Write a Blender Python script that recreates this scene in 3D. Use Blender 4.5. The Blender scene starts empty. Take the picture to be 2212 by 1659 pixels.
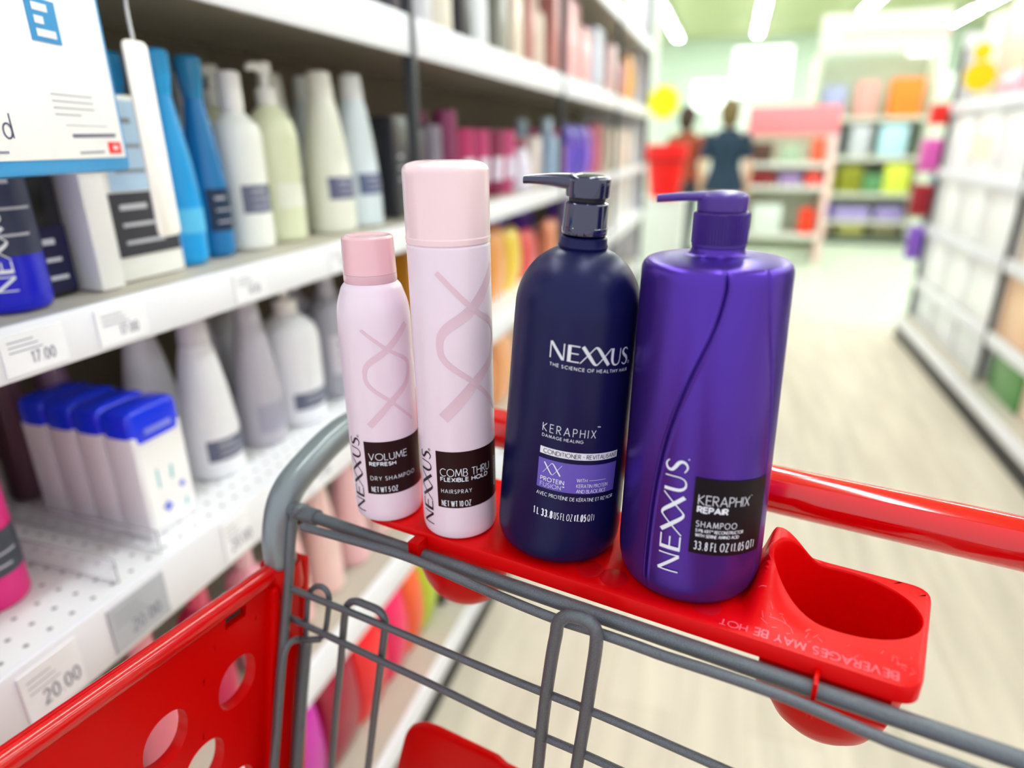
import bpy, bmesh, math, random
from mathutils import Vector, Matrix
random.seed(7)
C = bpy.context.scene.collection
PI = math.pi
R = math.radians

# ------------------------------------------------------------------ camera model
F, W, H = 1400.0, 2212, 1659
PITCH, ROLL, YAW, CH = R(20.4), R(-0.6), R(18.0), 1.25
_f = Vector((0, math.cos(PITCH), -math.sin(PITCH))); _u = Vector((0, math.sin(PITCH), math.cos(PITCH))); _r = Vector((1, 0, 0))
RZ = Matrix.Rotation(YAW, 3, 'Z')
FW = RZ @ _f
RT = RZ @ (_r * math.cos(ROLL) + _u * math.sin(ROLL))
UP = RZ @ (-_r * math.sin(ROLL) + _u * math.cos(ROLL))
CAM = Vector((0, 0, CH))
def ray(px, py): return RT * (px - 1106) / F - UP * (py - 829.5) / F + FW
def _pl(px, py, n, c):
    r = ray(px, py); n = Vector(n); return CAM + r * ((c - n.dot(CAM)) / n.dot(r))
def at_x(px, py, x): return _pl(px, py, (1, 0, 0), x)
def at_y(px, py, y): return _pl(px, py, (0, 1, 0), y)
def at_z(px, py, z): return _pl(px, py, (0, 0, 1), z)
# cart frame: a along the handle, b away from the shopper's load towards the handle
AA = R(-11.0)
CU = Vector((math.cos(AA), math.sin(AA), 0)); CV = Vector((-math.sin(AA), math.cos(AA), 0))
ORG = CU * -0.115 + CV * 0.36                      # foot point of the cart
def loc(p): d = p - Vector((0, 0, 0)); return Vector((d.dot(CU), d.dot(CV), p.z))
def cb(px, py, b): return loc(_pl(px, py, CV, b))
def ca(px, py, a): return loc(_pl(px, py, CU, a))
def world(a, b, z): return CU * a + CV * b + Vector((0, 0, z))

# ------------------------------------------------------------------ materials
def lin(c):
    return c / 12.92 if c <= .04045 else ((c + .055) / 1.055) ** 2.4
def hexc(h): return tuple(lin(int(h[i:i + 2], 16) / 255) for i in (0, 2, 4))
MATS = {}
def mat(key, col, rough=.4, metal=0., coat=0., bump=0., bscale=400., var=.04, vscale=30., spec=.5, alpha=1., trans=0., emit=0., sheen=0., ior=1.45):
    if key in MATS: return MATS[key]
    if isinstance(col, str): col = hexc(col)
    m = bpy.data.materials.new(key); m.use_nodes = True
    nt = m.node_tree; b = nt.nodes['Principled BSDF']
    b.inputs['Roughness'].default_value = rough; b.inputs['Metallic'].default_value = metal
    b.inputs['Coat Weight'].default_value = coat; b.inputs['Coat Roughness'].default_value = .08
    b.inputs['Specular IOR Level'].default_value = spec; b.inputs['Alpha'].default_value = alpha
    b.inputs['Transmission Weight'].default_value = trans; b.inputs['IOR'].default_value = ior
    tc = nt.nodes.new('ShaderNodeTexCoord'); n = nt.nodes.new('ShaderNodeTexNoise'); n.inputs['Scale'].default_value = vscale
    nt.links.new(tc.outputs['Object'], n.inputs['Vector'])
    mx = nt.nodes.new('ShaderNodeMix'); mx.data_type = 'RGBA'
    mx.inputs[6].default_value = tuple(c * (1 - var) for c in col) + (1,); mx.inputs[7].default_value = tuple(min(1, c * (1 + var)) for c in col) + (1,)
    nt.links.new(n.outputs['Fac'], mx.inputs[0]); nt.links.new(mx.outputs[2], b.inputs['Base Color'])
    if bump:
        n2 = nt.nodes.new('ShaderNodeTexNoise'); n2.inputs['Scale'].default_value = bscale; n2.inputs['Detail'].default_value = 2
        nt.links.new(tc.outputs['Object'], n2.inputs['Vector'])
        bp = nt.nodes.new('ShaderNodeBump'); bp.inputs['Strength'].default_value = bump; bp.inputs['Distance'].default_value = .0006
        nt.links.new(n2.outputs['Fac'], bp.inputs['Height']); nt.links.new(bp.outputs['Normal'], b.inputs['Normal'])
    if emit:
        b.inputs['Emission Color'].default_value = tuple(col) + (1,); b.inputs['Emission Strength'].default_value = emit
    MATS[key] = m; return m
def M(h, rough=.4, **k): return mat('paint_%s_%02d' % (h, int(rough * 100)) + ''.join('_%s%s' % (a, v) for a, v in sorted(k.items())), h, rough, **k)

# ------------------------------------------------------------------ object helpers
def obj(name, bm, m=None, parent=None, smooth=True, angle=40):
    if isinstance(bm, bmesh.types.BMesh):
        me = bpy.data.meshes.new(name); bm.normal_update(); bm.to_mesh(me); bm.free()
    else: me = bm
    if m:
        for x in (m if isinstance(m, (list, tuple)) else [m]): me.materials.append(x)
    o = bpy.data.objects.new(name, me); C.objects.link(o)
    if smooth:
        try:
            me.shade_smooth(); me.set_sharp_from_angle(angle=R(angle))
        except Exception: pass
    if parent: o.parent = parent
    return o
LABELS = {}
def tag(o, label, cat, group=None, kind=None):
    o['label'] = label; o['category'] = cat
    if group: o['group'] = group
    if kind: o['kind'] = kind
    if label in LABELS and not group: print('DUPLICATE LABEL', label)
    LABELS[label] = o.name
    return o
def struct(o): o['kind'] = 'structure'; return o
def empty(name, p=(0, 0, 0), rot=(0, 0, 0), parent=None):
    o = bpy.data.objects.new(name, None); C.objects.link(o); o.location = p; o.rotation_euler = rot; o.empty_display_size = .05
    if parent: o.parent = parent
    return o
def clone(o, parent=None):
    c = o.copy(); C.objects.link(c); c.parent = parent
    for ch in list(o.children): clone(ch, c)
    return c

def box(bm, x0, x1, y0, y1, z0, z1, bev=0., seg=2, mi=0):
    r = bmesh.ops.create_cube(bm, size=1)
    vs = r['verts']
    for v in vs:
        v.co = Vector(((x0 + x1) / 2 + v.co.x * (x1 - x0), (y0 + y1) / 2 + v.co.y * (y1 - y0), (z0 + z1) / 2 + v.co.z * (z1 - z0)))
    fs = {f for v in vs for f in v.link_faces}
    for f in fs: f.material_index = mi
    if bev:
        es = list({e for v in vs for e in v.link_edges})
        rr = bmesh.ops.bevel(bm, geom=es, offset=bev, segments=seg, profile=.5, affect='EDGES')
        for f in rr['faces']: f.material_index = mi
    return bm
def BX(*a, **k): return box(bmesh.new(), *a, **k)

def lathe(bm, prof, seg=48, cx=0, cy=0, rfn=None, phis=None, sx=1., sy=1., mi=0):
    """prof: (r, z) from bottom to top; r==0 closes to a point"""
    phis = phis or [2 * PI * i / seg for i in range(seg)]
    rings = []
    for r, z in prof:
        if r <= 1e-7: rings.append([bm.verts.new((cx, cy, z))]); continue
        ring = []
        for p in phis:
            rr = r + (rfn(p, z) if rfn else 0)
            ring.append(bm.verts.new((cx + sx * rr * math.sin(p), cy - sy * rr * math.cos(p), z)))
        rings.append(ring)
    n = len(phis)
    for A, B in zip(rings, rings[1:]):
        for i in range(n):
            j = (i + 1) % n
            if len(A) == 1 and len(B) == 1: continue
            if len(A) == 1: f = bm.faces.new((A[0], B[j], B[i]))
            elif len(B) == 1: f = bm.faces.new((A[i], A[j], B[0]))
            else: f = bm.faces.new((A[i], A[j], B[j], B[i]))
            f.material_index = mi
    return bm
def fillet(pts, rad, n=5):
    """round the inner corners of a 2-D polyline; pts: (x, y[, r])"""
    out = []
    for i, p in enumerate(pts):
        r = p[2] if len(p) > 2 else rad
        if i in (0, len(pts) - 1) or r == 0: out.append((p[0], p[1])); continue
        P = Vector(p[:2]); A = Vector(pts[i - 1][:2]); B = Vector(pts[i + 1][:2])
        da = (A - P); db = (B - P); la, lb = da.length, db.length
        r = min(r, la * .49, lb * .49)
        a = P + da * (r / la); b = P + db * (r / lb)
        for k in range(n + 1):
            t = k / n; q = a * (1 - t) ** 2 + P * 2 * t * (1 - t) + b * t * t
            out.append((q.x, q.y))
    return out
def catmull(pts, n=6):
    P = [Vector(p) for p in pts]; P = [P[0] * 2 - P[1]] + P + [P[-1] * 2 - P[-2]]; out = []
    for i in range(1, len(P) - 2):
        for k in range(n):
            t = k / n; a, b, c, d = P[i - 1:i + 3]
            out.append(.5 * ((2 * b) + (c - a) * t + (2 * a - 5 * b + 4 * c - d) * t * t + (3 * b - a - 3 * c + d) * t ** 3))
    out.append(P[-2]); return out
def tube(bm, pts, r, seg=12, smooth=True, n=5, cap=True, sq=1.0):
    P = catmull(pts, n) if smooth and len(pts) > 2 else [Vector(p) for p in pts]
    rs = r if isinstance(r, (list, tuple)) else None
    T = [(P[min(i + 1, len(P) - 1)] - P[max(i - 1, 0)]).normalized() for i in range(len(P))]
    N = T[0].orthogonal().normalized(); rings = []
    for i, p in enumerate(P):
        N = (N - T[i] * N.dot(T[i])).normalized(); B = T[i].cross(N)
        if rs:
            t = i / (len(P) - 1) * (len(rs) - 1); k = min(int(t), len(rs) - 2); rr = rs[k] + (rs[k + 1] - rs[k]) * (t - k)
        else: rr = r
        rings.append([bm.verts.new(p + (N * math.cos(2 * PI * j / seg) + B * math.sin(2 * PI * j / seg) * sq) * rr) for j in range(seg)])
    for a, b in zip(rings, rings[1:]):
        for j in range(seg): bm.faces.new((a[j], a[(j + 1) % seg], b[(j + 1) % seg], b[j]))
    if cap:
        for rg, s in ((rings[0], -1), (rings[-1], 1)):
            k = 0 if s < 0 else -1
            c = bm.verts.new(P[k] + T[k] * s * (rs[k] if rs else r) * .35)
            for j in range(seg):
                f = (rg[(j + 1) % seg], rg[j], c) if s < 0 else (rg[j], rg[(j + 1) % seg], c)
                bm.faces.new(f)
    return bm
def prism(bm, poly, d0, d1, axis, bev=0., mi=0):
    """extrude 2-D polygon along an axis ('x': poly=(y,z), 'y': poly=(x,z), 'z': poly=(x,y))"""
    def v3(p, d): return {'x': (d, p[0], p[1]), 'y': (p[0], d, p[1]), 'z': (p[0], p[1], d)}[axis]
    A = [bm.verts.new(v3(p, d0)) for p in poly]; B = [bm.verts.new(v3(p, d1)) for p in poly]; n = len(poly)
    fs = [bm.faces.new(A[::-1]), bm.faces.new(B)] + [bm.faces.new((A[i], A[(i + 1) % n], B[(i + 1) % n], B[i])) for i in range(n)]
    for f in fs: f.material_index = mi
    bmesh.ops.recalc_face_normals(bm, faces=fs)
    if bev:
        es = list({e for f in fs[:2] for e in f.edges})
        bmesh.ops.bevel(bm, geom=es, offset=bev, segments=2, profile=.5, affect='EDGES')
    return bm

# ------------------------------------------------------------------ lettering: stroke font
def arc(cx, cy, rx, ry, a0, a1, n=14):
    return [(cx + rx * math.cos(R(a0 + (a1 - a0) * i / n)), cy + ry * math.sin(R(a0 + (a1 - a0) * i / n))) for i in range(n + 1)]
G = {
 'A': (.8, [[(0, 0), (.4, 1), (.8, 0)], [(.14, .34), (.66, .34)]]),
 'B': (.58, [[(0, 0), (0, 1), (.3, 1)] + arc(.3, .77, .23, .23, 90, -90)[1:] + [(0, .54)], [(.3, .54)] + arc(.3, .27, .28, .27, 90, -90)[1:] + [(0, 0)]]),
 'C': (.82, [arc(.5, .5, .5, .5, 48, 312, 20)]),
 'D': (.76, [[(0, 0), (0, 1), (.26, 1)] + arc(.26, .5, .5, .5, 90, -90, 18)[1:] + [(0, 0)]]),
 'E': (.5, [[(.5, 1), (0, 1), (0, 0), (.5, 0)], [(0, .53), (.46, .53)]]),
 'F': (.5, [[(.5, 1), (0, 1), (0, 0)], [(0, .52), (.44, .52)]]),
 'G': (.95, [arc(.5, .5, .5, .5, 48, 352, 22) + [(.56, .45)]]),
 'H': (.66, [[(0, 0), (0, 1)], [(.66, 0), (.66, 1)], [(0, .53), (.66, .53)]]),
 'I': (.02, [[(.01, 0), (.01, 1)]]),
 'J': (.36, [[(.36, 1), (.36, .2)] + arc(.18, .2, .18, .2, 0, -160, 8)[1:]]),
 'K': (.6, [[(0, 0), (0, 1)], [(.56, 1), (.02, .48), (.6, 0)]]),
 'L': (.45, [[(0, 1), (0, 0), (.45, 0)]]),
 'M': (.94, [[(0, 0), (.13, 1), (.47, .12), (.81, 1), (.94, 0)]]),
 'N': (.72, [[(0, 0), (0, 1), (.72, 0), (.72, 1)]]),
 'O': (1., [arc(.5, .5, .5, .5, 0, 360, 28)]),
 'P': (.52, [[(0, 0), (0, 1), (.27, 1)] + arc(.27, .74, .25, .26, 90, -90)[1:] + [(0, .48)]]),
 'Q': (1., [arc(.5, .5, .5, .5, 0, 360, 28), [(.55, .35), (.95, -.05)]]),
 'R': (.56, [[(0, 0), (0, 1), (.27, 1)] + arc(.27, .75, .25, .25, 90, -90)[1:] + [(0, .5)], [(.2, .5), (.56, 0)]]),
 'S': (.52, [arc(.26, .76, .22, .24, 35, 270, 12)[:-1] + arc(.26, .26, .25, .26, 90, -150, 14)]),
 'T': (.6, [[(0, 1), (.6, 1)], [(.3, 1), (.3, 0)]]),
 'U': (.64, [[(0, 1), (0, .32)] + arc(.32, .32, .32, .32, 180, 360, 14)[1:] + [(.64, 1)]]),
 'V': (.74, [[(0, 1), (.37, 0), (.74, 1)]]),
 'W': (1.1, [[(0, 1), (.28, 0), (.55, .95), (.82, 0), (1.1, 1)]]),
 'X': (.66, [[(0, 1), (.66, 0)], [(0, 0), (.66, 1)]]),
 'Y': (.66, [[(0, 1), (.33, .48), (.66, 1)], [(.33, .48), (.33, 0)]]),
 'Z': (.6, [[(0, 1), (.6, 1), (0, 0), (.6, 0)]]),
 '0': (.56, [arc(.28, .5, .28, .5, 0, 360, 24)]),
 '1': (.2, [[(0, .82), (.16, 1), (.16, 0)]]),
 '2': (.54, [arc(.27, .74, .26, .26, 165, -20, 12) + [(0, 0), (.54, 0)]]),
 '3': (.52, [arc(.25, .76, .23, .24, 150, -90, 12), arc(.25, .27, .27, .27, 90, -150, 14)]),
 '4': (.58, [[(.44, 0), (.44, 1), (0, .28), (.58, .28)]]),
 '5': (.52, [[(.48, 1), (.12, 1), (.07, .56)] + arc(.24, .32, .28, .32, 115, -140, 14)]),
 '6': (.54, [[(.42, 1), (.08, .46)], arc(.27, .3, .27, .3, 0, 360, 20)]),
 '7': (.52, [[(0, 1), (.52, 1), (.14, 0)]]),
 '8': (.52, [arc(.26, .76, .22, .24, 0, 360, 18), arc(.26, .27, .26, .27, 0, 360, 18)]),
 '9': (.54, [[(.12, 0), (.47, .54)], arc(.27, .7, .27, .3, 0, 360, 20)]),
 '.': (.08, [[(.02, .0), (.02, .07)]]), ',': (.08, [[(.05, .07), (0, -.14)]]),
 '(': (.22, [arc(.32, .5, .32, .6, 130, 230, 8)]), ')': (.22, [arc(-.1, .5, .32, .6, 50, -50, 8)]),
 '%': (.8, [arc(.17, .78, .17, .22, 0, 360, 12), arc(.63, .22, .17, .22, 0, 360, 12), [(.66, 1), (.14, 0)]]),
 '*': (.14, [arc(.07, .5, .05, .05, 0, 360, 8)]), '-': (.4, [[(0, .45), (.4, .45)]]), '_': (1.8, [[(0, .45), (1.8, .45)]]),
 "'": (.06, [[(.03, 1.08), (.03, .9)]]), '$': (.5, [arc(.25, .74, .22, .22, 35, 270, 10)[:-1] + arc(.25, .28, .24, .24, 90, -150, 12), [(.25, 1.1), (.25, -.1)]]),
 'd': (.5, [arc(.24, .3, .24, .3, 0, 360, 20), [(.5, 1), (.5, 0)]]),
 '\u2122': (.5, [[(0, 1), (.2, 1)], [(.1, 1), (.1, .72)], [(.26, .72), (.28, 1), (.37, .8), (.46, 1), (.48, .72)]]),
 '\u00ae': (.26, [arc(.13, .1, .12, .12, 0, 360, 12), [(.1, .04), (.1, .16), (.16, .15), (.15, .1), (.1, .1)], [(.13, .1), (.17, .04)]]),
 '\u00c9': (.5, [[(.5, 1), (0, 1), (0, 0), (.5, 0)], [(0, .53), (.46, .53)], [(.2, 1.14), (.36, 1.32)]]),
}
LOGO = {
 'N': (.86, [[(0.02, 0, .07), (.02, 1, .07)], [(.04, .98, .16), (.8, .03, .16)], [(.84, 0, .07), (.84, 1, .07)]]),
 'E': (.72, [[(.1, 0, .2), (.1, 1, .2)], [(.1, .965, .075), (.72, .965, .075)], [(.1, .52, .07), (.66, .52, .07)], [(.1, .035, .075), (.72, .035, .075)]]),
 'x': (1.92, ['c', [(.1, 1, .2), (.5, .5, .2), (.82, .1, .17), (.98, -.01, .11), (1.12, .06, .07), (1.5, .5, .065), (1.92, 1, .06)],
              [(0, 0, .06), (.42, .5, .065), (.8, .94, .07), (.94, 1.01, .11), (1.1, .9, .17), (1.42, .5, .2), (1.82, 0, .2)]]),
 'U': (.7, ['c', [(.08, 1, .17), (.08, .6, .17), (.1, .28, .16), (.22, .06, .12), (.4, .0, .08), (.58, .08, .065), (.67, .3, .06), (.68, .6, .06), (.68, 1, .06)]]),
 'S': (.56, ['c', [(.5, .86, .05), (.38, .97, .07), (.22, .98, .09), (.08, .87, .12), (.08, .7, .15), (.24, .55, .17), (.42, .42, .17), (.5, .25, .14), (.42, .07, .1), (.24, .0, .07), (.03, .12, .05)]]),
}
def text_strokes(s, h, weight=.1, track=.22, xs=1.0, space=.45):
    """strokes [(x, y, w), ...] in metres, and the width"""
    out = []; x = 0
    for ch in s:
        if ch == ' ': x += space * xs; continue
        gw, st = G[ch]
        for pl in st: out.append([((x + px * xs) * h, py * h, weight * h) for px, py in pl])
        x += gw * xs + track
    return out, (x - track) * h
def logo_strokes(h, xs=1.0, gaps=(.2, .07, .1, .2), reg=True):
    out = []; x = 0
    for ch, g in zip('NExUS', gaps + (0,)):
        gw, st = LOGO[ch]; cur = False
        for pl in st:
            if pl == 'c': cur = True; continue
            if cur: pl = [tuple(v) for v in catmull(pl, 6)]
            out.append([((x + px * xs) * h, py * h, w * h) for px, py, w in pl])
        x += (gw) * xs + g
    if reg: 
        for pl in G['\u00ae'][1]: out.append([((x + .06 + px * .8) * h, (py * .8) * h, .02 * h) for px, py in pl])
    return out, x * h
def ribbons(bm, strokes, fn, seg=.0022, mi=0):
    for pl in strokes:
        # split at sharp corners
        parts = []; cur = [pl[0]]
        for i in range(1, len(pl)):
            cur.append(pl[i])
            if i < len(pl) - 1:
                d1 = Vector((pl[i][0] - pl[i - 1][0], pl[i][1] - pl[i - 1][1])); d2 = Vector((pl[i + 1][0] - pl[i][0], pl[i + 1][1] - pl[i][1]))
                if d1.length > 1e-9 and d2.length > 1e-9 and d1.angle(d2) > R(38): parts.append(cur); cur = [pl[i]]
        parts.append(cur)
        for k, pp in enumerate(parts):
            pts = [Vector(p) for p in pp]
            if (pts[0] - pts[-1]).length > 1e-7 or len(pts) < 6:
                e0 = .5 if k > 0 else 0; e1 = .5 if k < len(parts) - 1 else 0
                if e0: d = (pts[0] - pts[1]); d.z = 0; pts[0] = pts[0] + d.normalized() * pts[0].z * .42
                if e1: d = (pts[-1] - pts[-2]); d.z = 0; pts[-1] = pts[-1] + d.normalized() * pts[-1].z * .42
            q = [pts[0]]
            for a, b in zip(pts, pts[1:]):
                n = max(1, int(math.ceil(math.hypot(b.x - a.x, b.y - a.y) / seg)))
                for i in range(1, n + 1): q.append(a.lerp(b, i / n))
            closed = (pts[0] - pts[-1]).length < 1e-7 and len(pts) > 5
            L = []
            for i, p in enumerate(q):
                a = q[i - 1] if i > 0 else (q[-2] if closed else q[0]); b = q[i + 1] if i < len(q) - 1 else (q[1] if closed else q[-1])
                d = Vector((b.x - a.x, b.y - a.y))
                if d.length < 1e-12: d = Vector((1, 0))
                d.normalize(); nx, ny = -d.y * p.z / 2, d.x * p.z / 2
                L.append((bm.verts.new(fn(p.x + nx, p.y + ny)), bm.verts.new(fn(p.x - nx, p.y - ny))))
            for (a, b), (c, d) in zip(L, L[1:]):
                f = bm.faces.new((a, b, d, c)); f.material_index = mi
    return bm
def patch(bm, s0, s1, h0, h1, fn, ns=24, nh=4, slope=0., mi=0):
    g = [[bm.verts.new(fn(s0 + (s1 - s0) * i / ns, h0 + (h1 - h0) * j / nh + slope * (s0 + (s1 - s0) * i / ns))) for j in range(nh + 1)] for i in range(ns + 1)]
    for i in range(ns):
        for j in range(nh):
            f = bm.faces.new((g[i][j], g[i + 1][j], g[i + 1][j + 1], g[i][j + 1])); f.material_index = mi
    return bm
def shift(st, dx, dy, slope=0., rot=0):
    o = []
    for pl in st:
        q = []
        for x, y, w in pl:
            if rot == 90: x, y = -y, x
            if rot == 180: x, y = -x, -y
            q.append((x + dx, y + dy + slope * (x + dx), w))
        o.append(q)
    return o
def wrapfn(rad, off=.0003):
    def fn(s, h):
        r = rad(h); ph = s / r; return Vector(((r + off) * math.sin(ph), -(r + off) * math.cos(ph), h))
    return fn
def profile_fn(prof):
    def f(h):
        for (r0, z0), (r1, z1) in zip(prof, prof[1:]):
            if z0 <= h <= z1 and z1 > z0: return r0 + (r1 - r0) * (h - z0) / (z1 - z0)
        return prof[-1][0]
    return f
def fit(st_w, target):   # scale x so the line is `target` wide
    st, w = st_w; k = target / w
    return [[(x * k, y, ww) for x, y, ww in pl] for pl in st]

# ================================================================== materials used by name
RED = mat('red_plastic', (.58, .0, .0002), .3, coat=.03, spec=.12, bump=.04, bscale=900, var=.03)
RED2 = mat('red_plastic_scuffed', (.70, .0, .001), .34, spec=.22, bump=.12, bscale=300, var=.05, vscale=60)
STEEL = mat('grey_hammered_steel', (.135, .15, .168), .34, metal=.45, bump=.8, bscale=1600, var=.75, vscale=2200)
STEELB = mat('grey_painted_tube', (.21, .245, .262), .3, metal=.3, coat=.3, bump=.2, bscale=600, var=.1)
BLACK = mat('black_rubber', (.012, .012, .014), .5)
PINK = mat('pale_pink_can', (.84, .70, .80), .3, coat=.25, var=.02)
PINKC = mat('pale_pink_cap', (.90, .67, .70), .2, coat=.6, var=.02)
PINKD = mat('pink_cap', (.88, .52, .57), .2, coat=.6, var=.03)
PINKR = mat('dusty_pink_print', (.76, .54, .63), .35, var=.02)
BROWN = mat('dark_brown_print', (.020, .004, .005), .4, var=.1, spec=.2)
INK = mat('near_black_ink', (.012, .004, .010), .35)
WINK = mat('white_ink', (.85, .86, .9), .4)
WTXT = mat('silver_white_ink', (.80, .84, .93), .35)
NAVY = mat('navy_satin_plastic', (.006, .007, .060), .32, spec=.3, metal=.15, bump=.10, bscale=1500, var=.2, vscale=14)
NAVYG = mat('navy_gloss_plastic', (.010, .012, .055), .08, coat=1., var=.05)
PURP = mat('purple_pearl_plastic', (.085, .032, .36), .30, metal=.75, bump=.04, bscale=700, var=.1, vscale=12)
PURPC = mat('purple_matt_plastic', (.06, .02, .24), .36, var=.05)
LILAC = mat('violet_print', (.13, .09, .47), .4)
SILV = mat('silver_print', (.72, .74, .8), .35)

# ================================================================== setting
def plank_mat():
    m = bpy.data.materials.new('pale_wood_floor'); m.use_nodes = True; nt = m.node_tree; b = nt.nodes['Principled BSDF']
    tc = nt.nodes.new('ShaderNodeTexCoord'); mp = nt.nodes.new('ShaderNodeMapping'); mp.inputs['Rotation'].default_value = (0, 0, PI / 2)
    br = nt.nodes.new('ShaderNodeTexBrick'); br.inputs['Scale'].default_value = 1; br.inputs['Brick Width'].default_value = 1.2; br.inputs['Row Height'].default_value = .16
    br.inputs['Mortar Size'].default_value = .0015; br.inputs['Color1'].default_value = (.70, .635, .53, 1); br.inputs['Color2'].default_value = (.655, .59, .485, 1); br.inputs['Mortar'].default_value = (.58, .51, .41, 1)
    mp2 = nt.nodes.new('ShaderNodeMapping'); mp2.inputs['Scale'].default_value = (9, .9, 1)
    ns = nt.nodes.new('ShaderNodeTexNoise'); ns.inputs['Scale'].default_value = 2.2; ns.inputs['Detail'].default_value = 5
    cr = nt.nodes.new('ShaderNodeValToRGB'); cr.color_ramp.elements[0].position = .3; cr.color_ramp.elements[0].color = (.84, .82, .80, 1); cr.color_ramp.elements[1].position = .7; cr.color_ramp.elements[1].color = (1.07, 1.06, 1.03, 1)
    mx = nt.nodes.new('ShaderNodeMix'); mx.data_type = 'RGBA'; mx.blend_type = 'MULTIPLY'; mx.inputs[0].default_value = 1
    L = nt.links.new; L(tc.outputs['Object'], mp.inputs[0]); L(mp.outputs[0], br.inputs[0]); L(tc.outputs['Object'], mp2.inputs[0]); L(mp2.outputs[0], ns.inputs[0])
    L(ns.outputs['Fac'], cr.inputs[0]); L(br.outputs['Color'], mx.inputs[6]); L(cr.outputs[0], mx.inputs[7]); L(mx.outputs[2], b.inputs['Base Color'])
    b.inputs['Roughness'].default_value = .5
    return m
def perf_mat():
    m = bpy.data.materials.new('white_perforated_shelf'); m.use_nodes = True; nt = m.node_tree; b = nt.nodes['Principled BSDF']; L = nt.links.new
    tc = nt.nodes.new('ShaderNodeTexCoord'); mp = nt.nodes.new('ShaderNodeVectorMath'); mp.operation = 'SCALE'; mp.inputs['Scale'].default_value = 40
    fr = nt.nodes.new('ShaderNodeVectorMath'); fr.operation = 'FRACTION'; sb = nt.nodes.new('ShaderNodeVectorMath'); sb.operation = 'SUBTRACT'; sb.inputs[1].default_value = (.5, .5, 0)
    ml = nt.nodes.new('ShaderNodeVectorMath'); ml.operation = 'MULTIPLY'; ml.inputs[1].default_value = (1, 1, 0)
    ln = nt.nodes.new('ShaderNodeVectorMath'); ln.operation = 'LENGTH'; lt = nt.nodes.new('ShaderNodeMath'); lt.operation = 'LESS_THAN'; lt.inputs[1].default_value = .11
    mx = nt.nodes.new('ShaderNodeMix'); mx.data_type = 'RGBA'; mx.inputs[6].default_value = (.86, .86, .88, 1); mx.inputs[7].default_value = (.22, .22, .25, 1)
    L(tc.outputs['Object'], mp.inputs[0]); L(mp.outputs[0], fr.inputs[0]); L(fr.outputs[0], sb.inputs[0]); L(sb.outputs[0], ml.inputs[0]); L(ml.outputs[0], ln.inputs[0]); L(ln.outputs['Value'], lt.inputs[0]); L(lt.outputs[0], mx.inputs[0]); L(mx.outputs[2], b.inputs['Base Color'])
    b.inputs['Roughness'].default_value = .35; return m
PERF = perf_mat()
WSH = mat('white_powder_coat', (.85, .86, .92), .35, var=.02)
WSHB = mat('shaded_white_shelf_metal', (.50, .46, .38), .5, var=.03)  # white boards coloured tan, the shade under the shelves put into the colour
struct(obj('floor', BX(-6, 8, -2.5, 5.08, -.05, 0), plank_mat(), smooth=False))
struct(obj('floor_tiled', BX(-6, 8, 5.08, 24.2, -.05, 0), mat('white_floor_tile', (.62, .70, .56), .3, var=.03, vscale=.6), smooth=False))
struct(obj('ceiling', BX(-6, 8, -.5, 24.2, 4.3, 4.4), mat('olive_white_ceiling', (.44, .47, .26), .8, var=.08, vscale=.5), smooth=False))
struct(obj('wall_back', BX(-6, 8, 24.2, 24.4, 0, 4.3), mat('pale_green_wall', (.60, .70, .60), .8, var=.06, vscale=.6), smooth=False))
struct(obj('wall_left', BX(-6.2, -6, -2.5, 24.2, 0, 4.3), mat('pale_grey_wall', (.78, .80, .78), .8), smooth=False))
struct(obj('wall_right', BX(8, 8.2, -2.5, 24.2, 0, 4.3), mat('pale_cream_wall', (.8, .8, .74), .8), smooth=False))

# ceiling lights: continuous rows of fluorescent fittings hung under the ceiling
LGT = mat('lit_diffuser', (.95, .985, 1.0), .5, emit=18.0)
HSG = M('e8ece4', .5)
def first_light():
    r = empty('ceiling_light', (0, 0, 4.12))
    obj('housing', BX(-.11, .11, -1.2, 1.2, .03, .12, bev=.01), HSG, r)
    obj('diffuser', BX(-.09, .09, -1.17, 1.17, 0, .03, bev=.008), LGT, r)
    obj('hanger', tube(bmesh.new(), [(0, 0, .11), (0, 0, .18)], .01, smooth=False), HSG, r)
    return r
proto = first_light(); used = False
rows = [(-4.2, 'row by the left wall'), (-1.9, 'row over the left shelving'), (.35, 'row above the aisle'), (2.7, 'row over the right shelving'), (5.2, 'row by the right wall')]
for x, rn in rows:
    for k, y in enumerate((1.0, 3.9, 6.8, 9.7, 12.6, 15.5, 18.4, 21.3)):
        o = proto if not used else clone(proto); used = True
        o.location = (x, y, 4.12)
        tag(o, 'lit fluorescent batten under the ceiling, %s' % rn, 'ceiling light', 'ceiling lights, ' + rn)

# far signs on the back wall
for k, (a, b, lab) in enumerate((((1590, 105), (1700, 205), 'broad bright white sign board high on the far wall'), ((1500, 178), (1562, 235), 'small bright white sign board low on the far wall'), ((1968, 95), (2032, 185), 'narrow bright white sign board right of the tall display'))):
    p = at_y(*a, 24.0); q = at_y(*b, 24.0); cx = (p.x + q.x) / 2
    o = empty('wall_sign', (cx, 24.1, min(p.z, q.z)))
    w = abs(q.x - p.x) / 2; hh = abs(p.z - q.z)
    obj('panel', BX(-w, w, -.06, 0, 0, hh, bev=.01), mat('lit_sign', (.97, 1, .97), .5, emit=1.2), o); obj('frame', BX(-w - .04, w + .04, .0, .04, -.04, hh + .04), WSH, o)
    tag(o, lab, 'sign')

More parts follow.
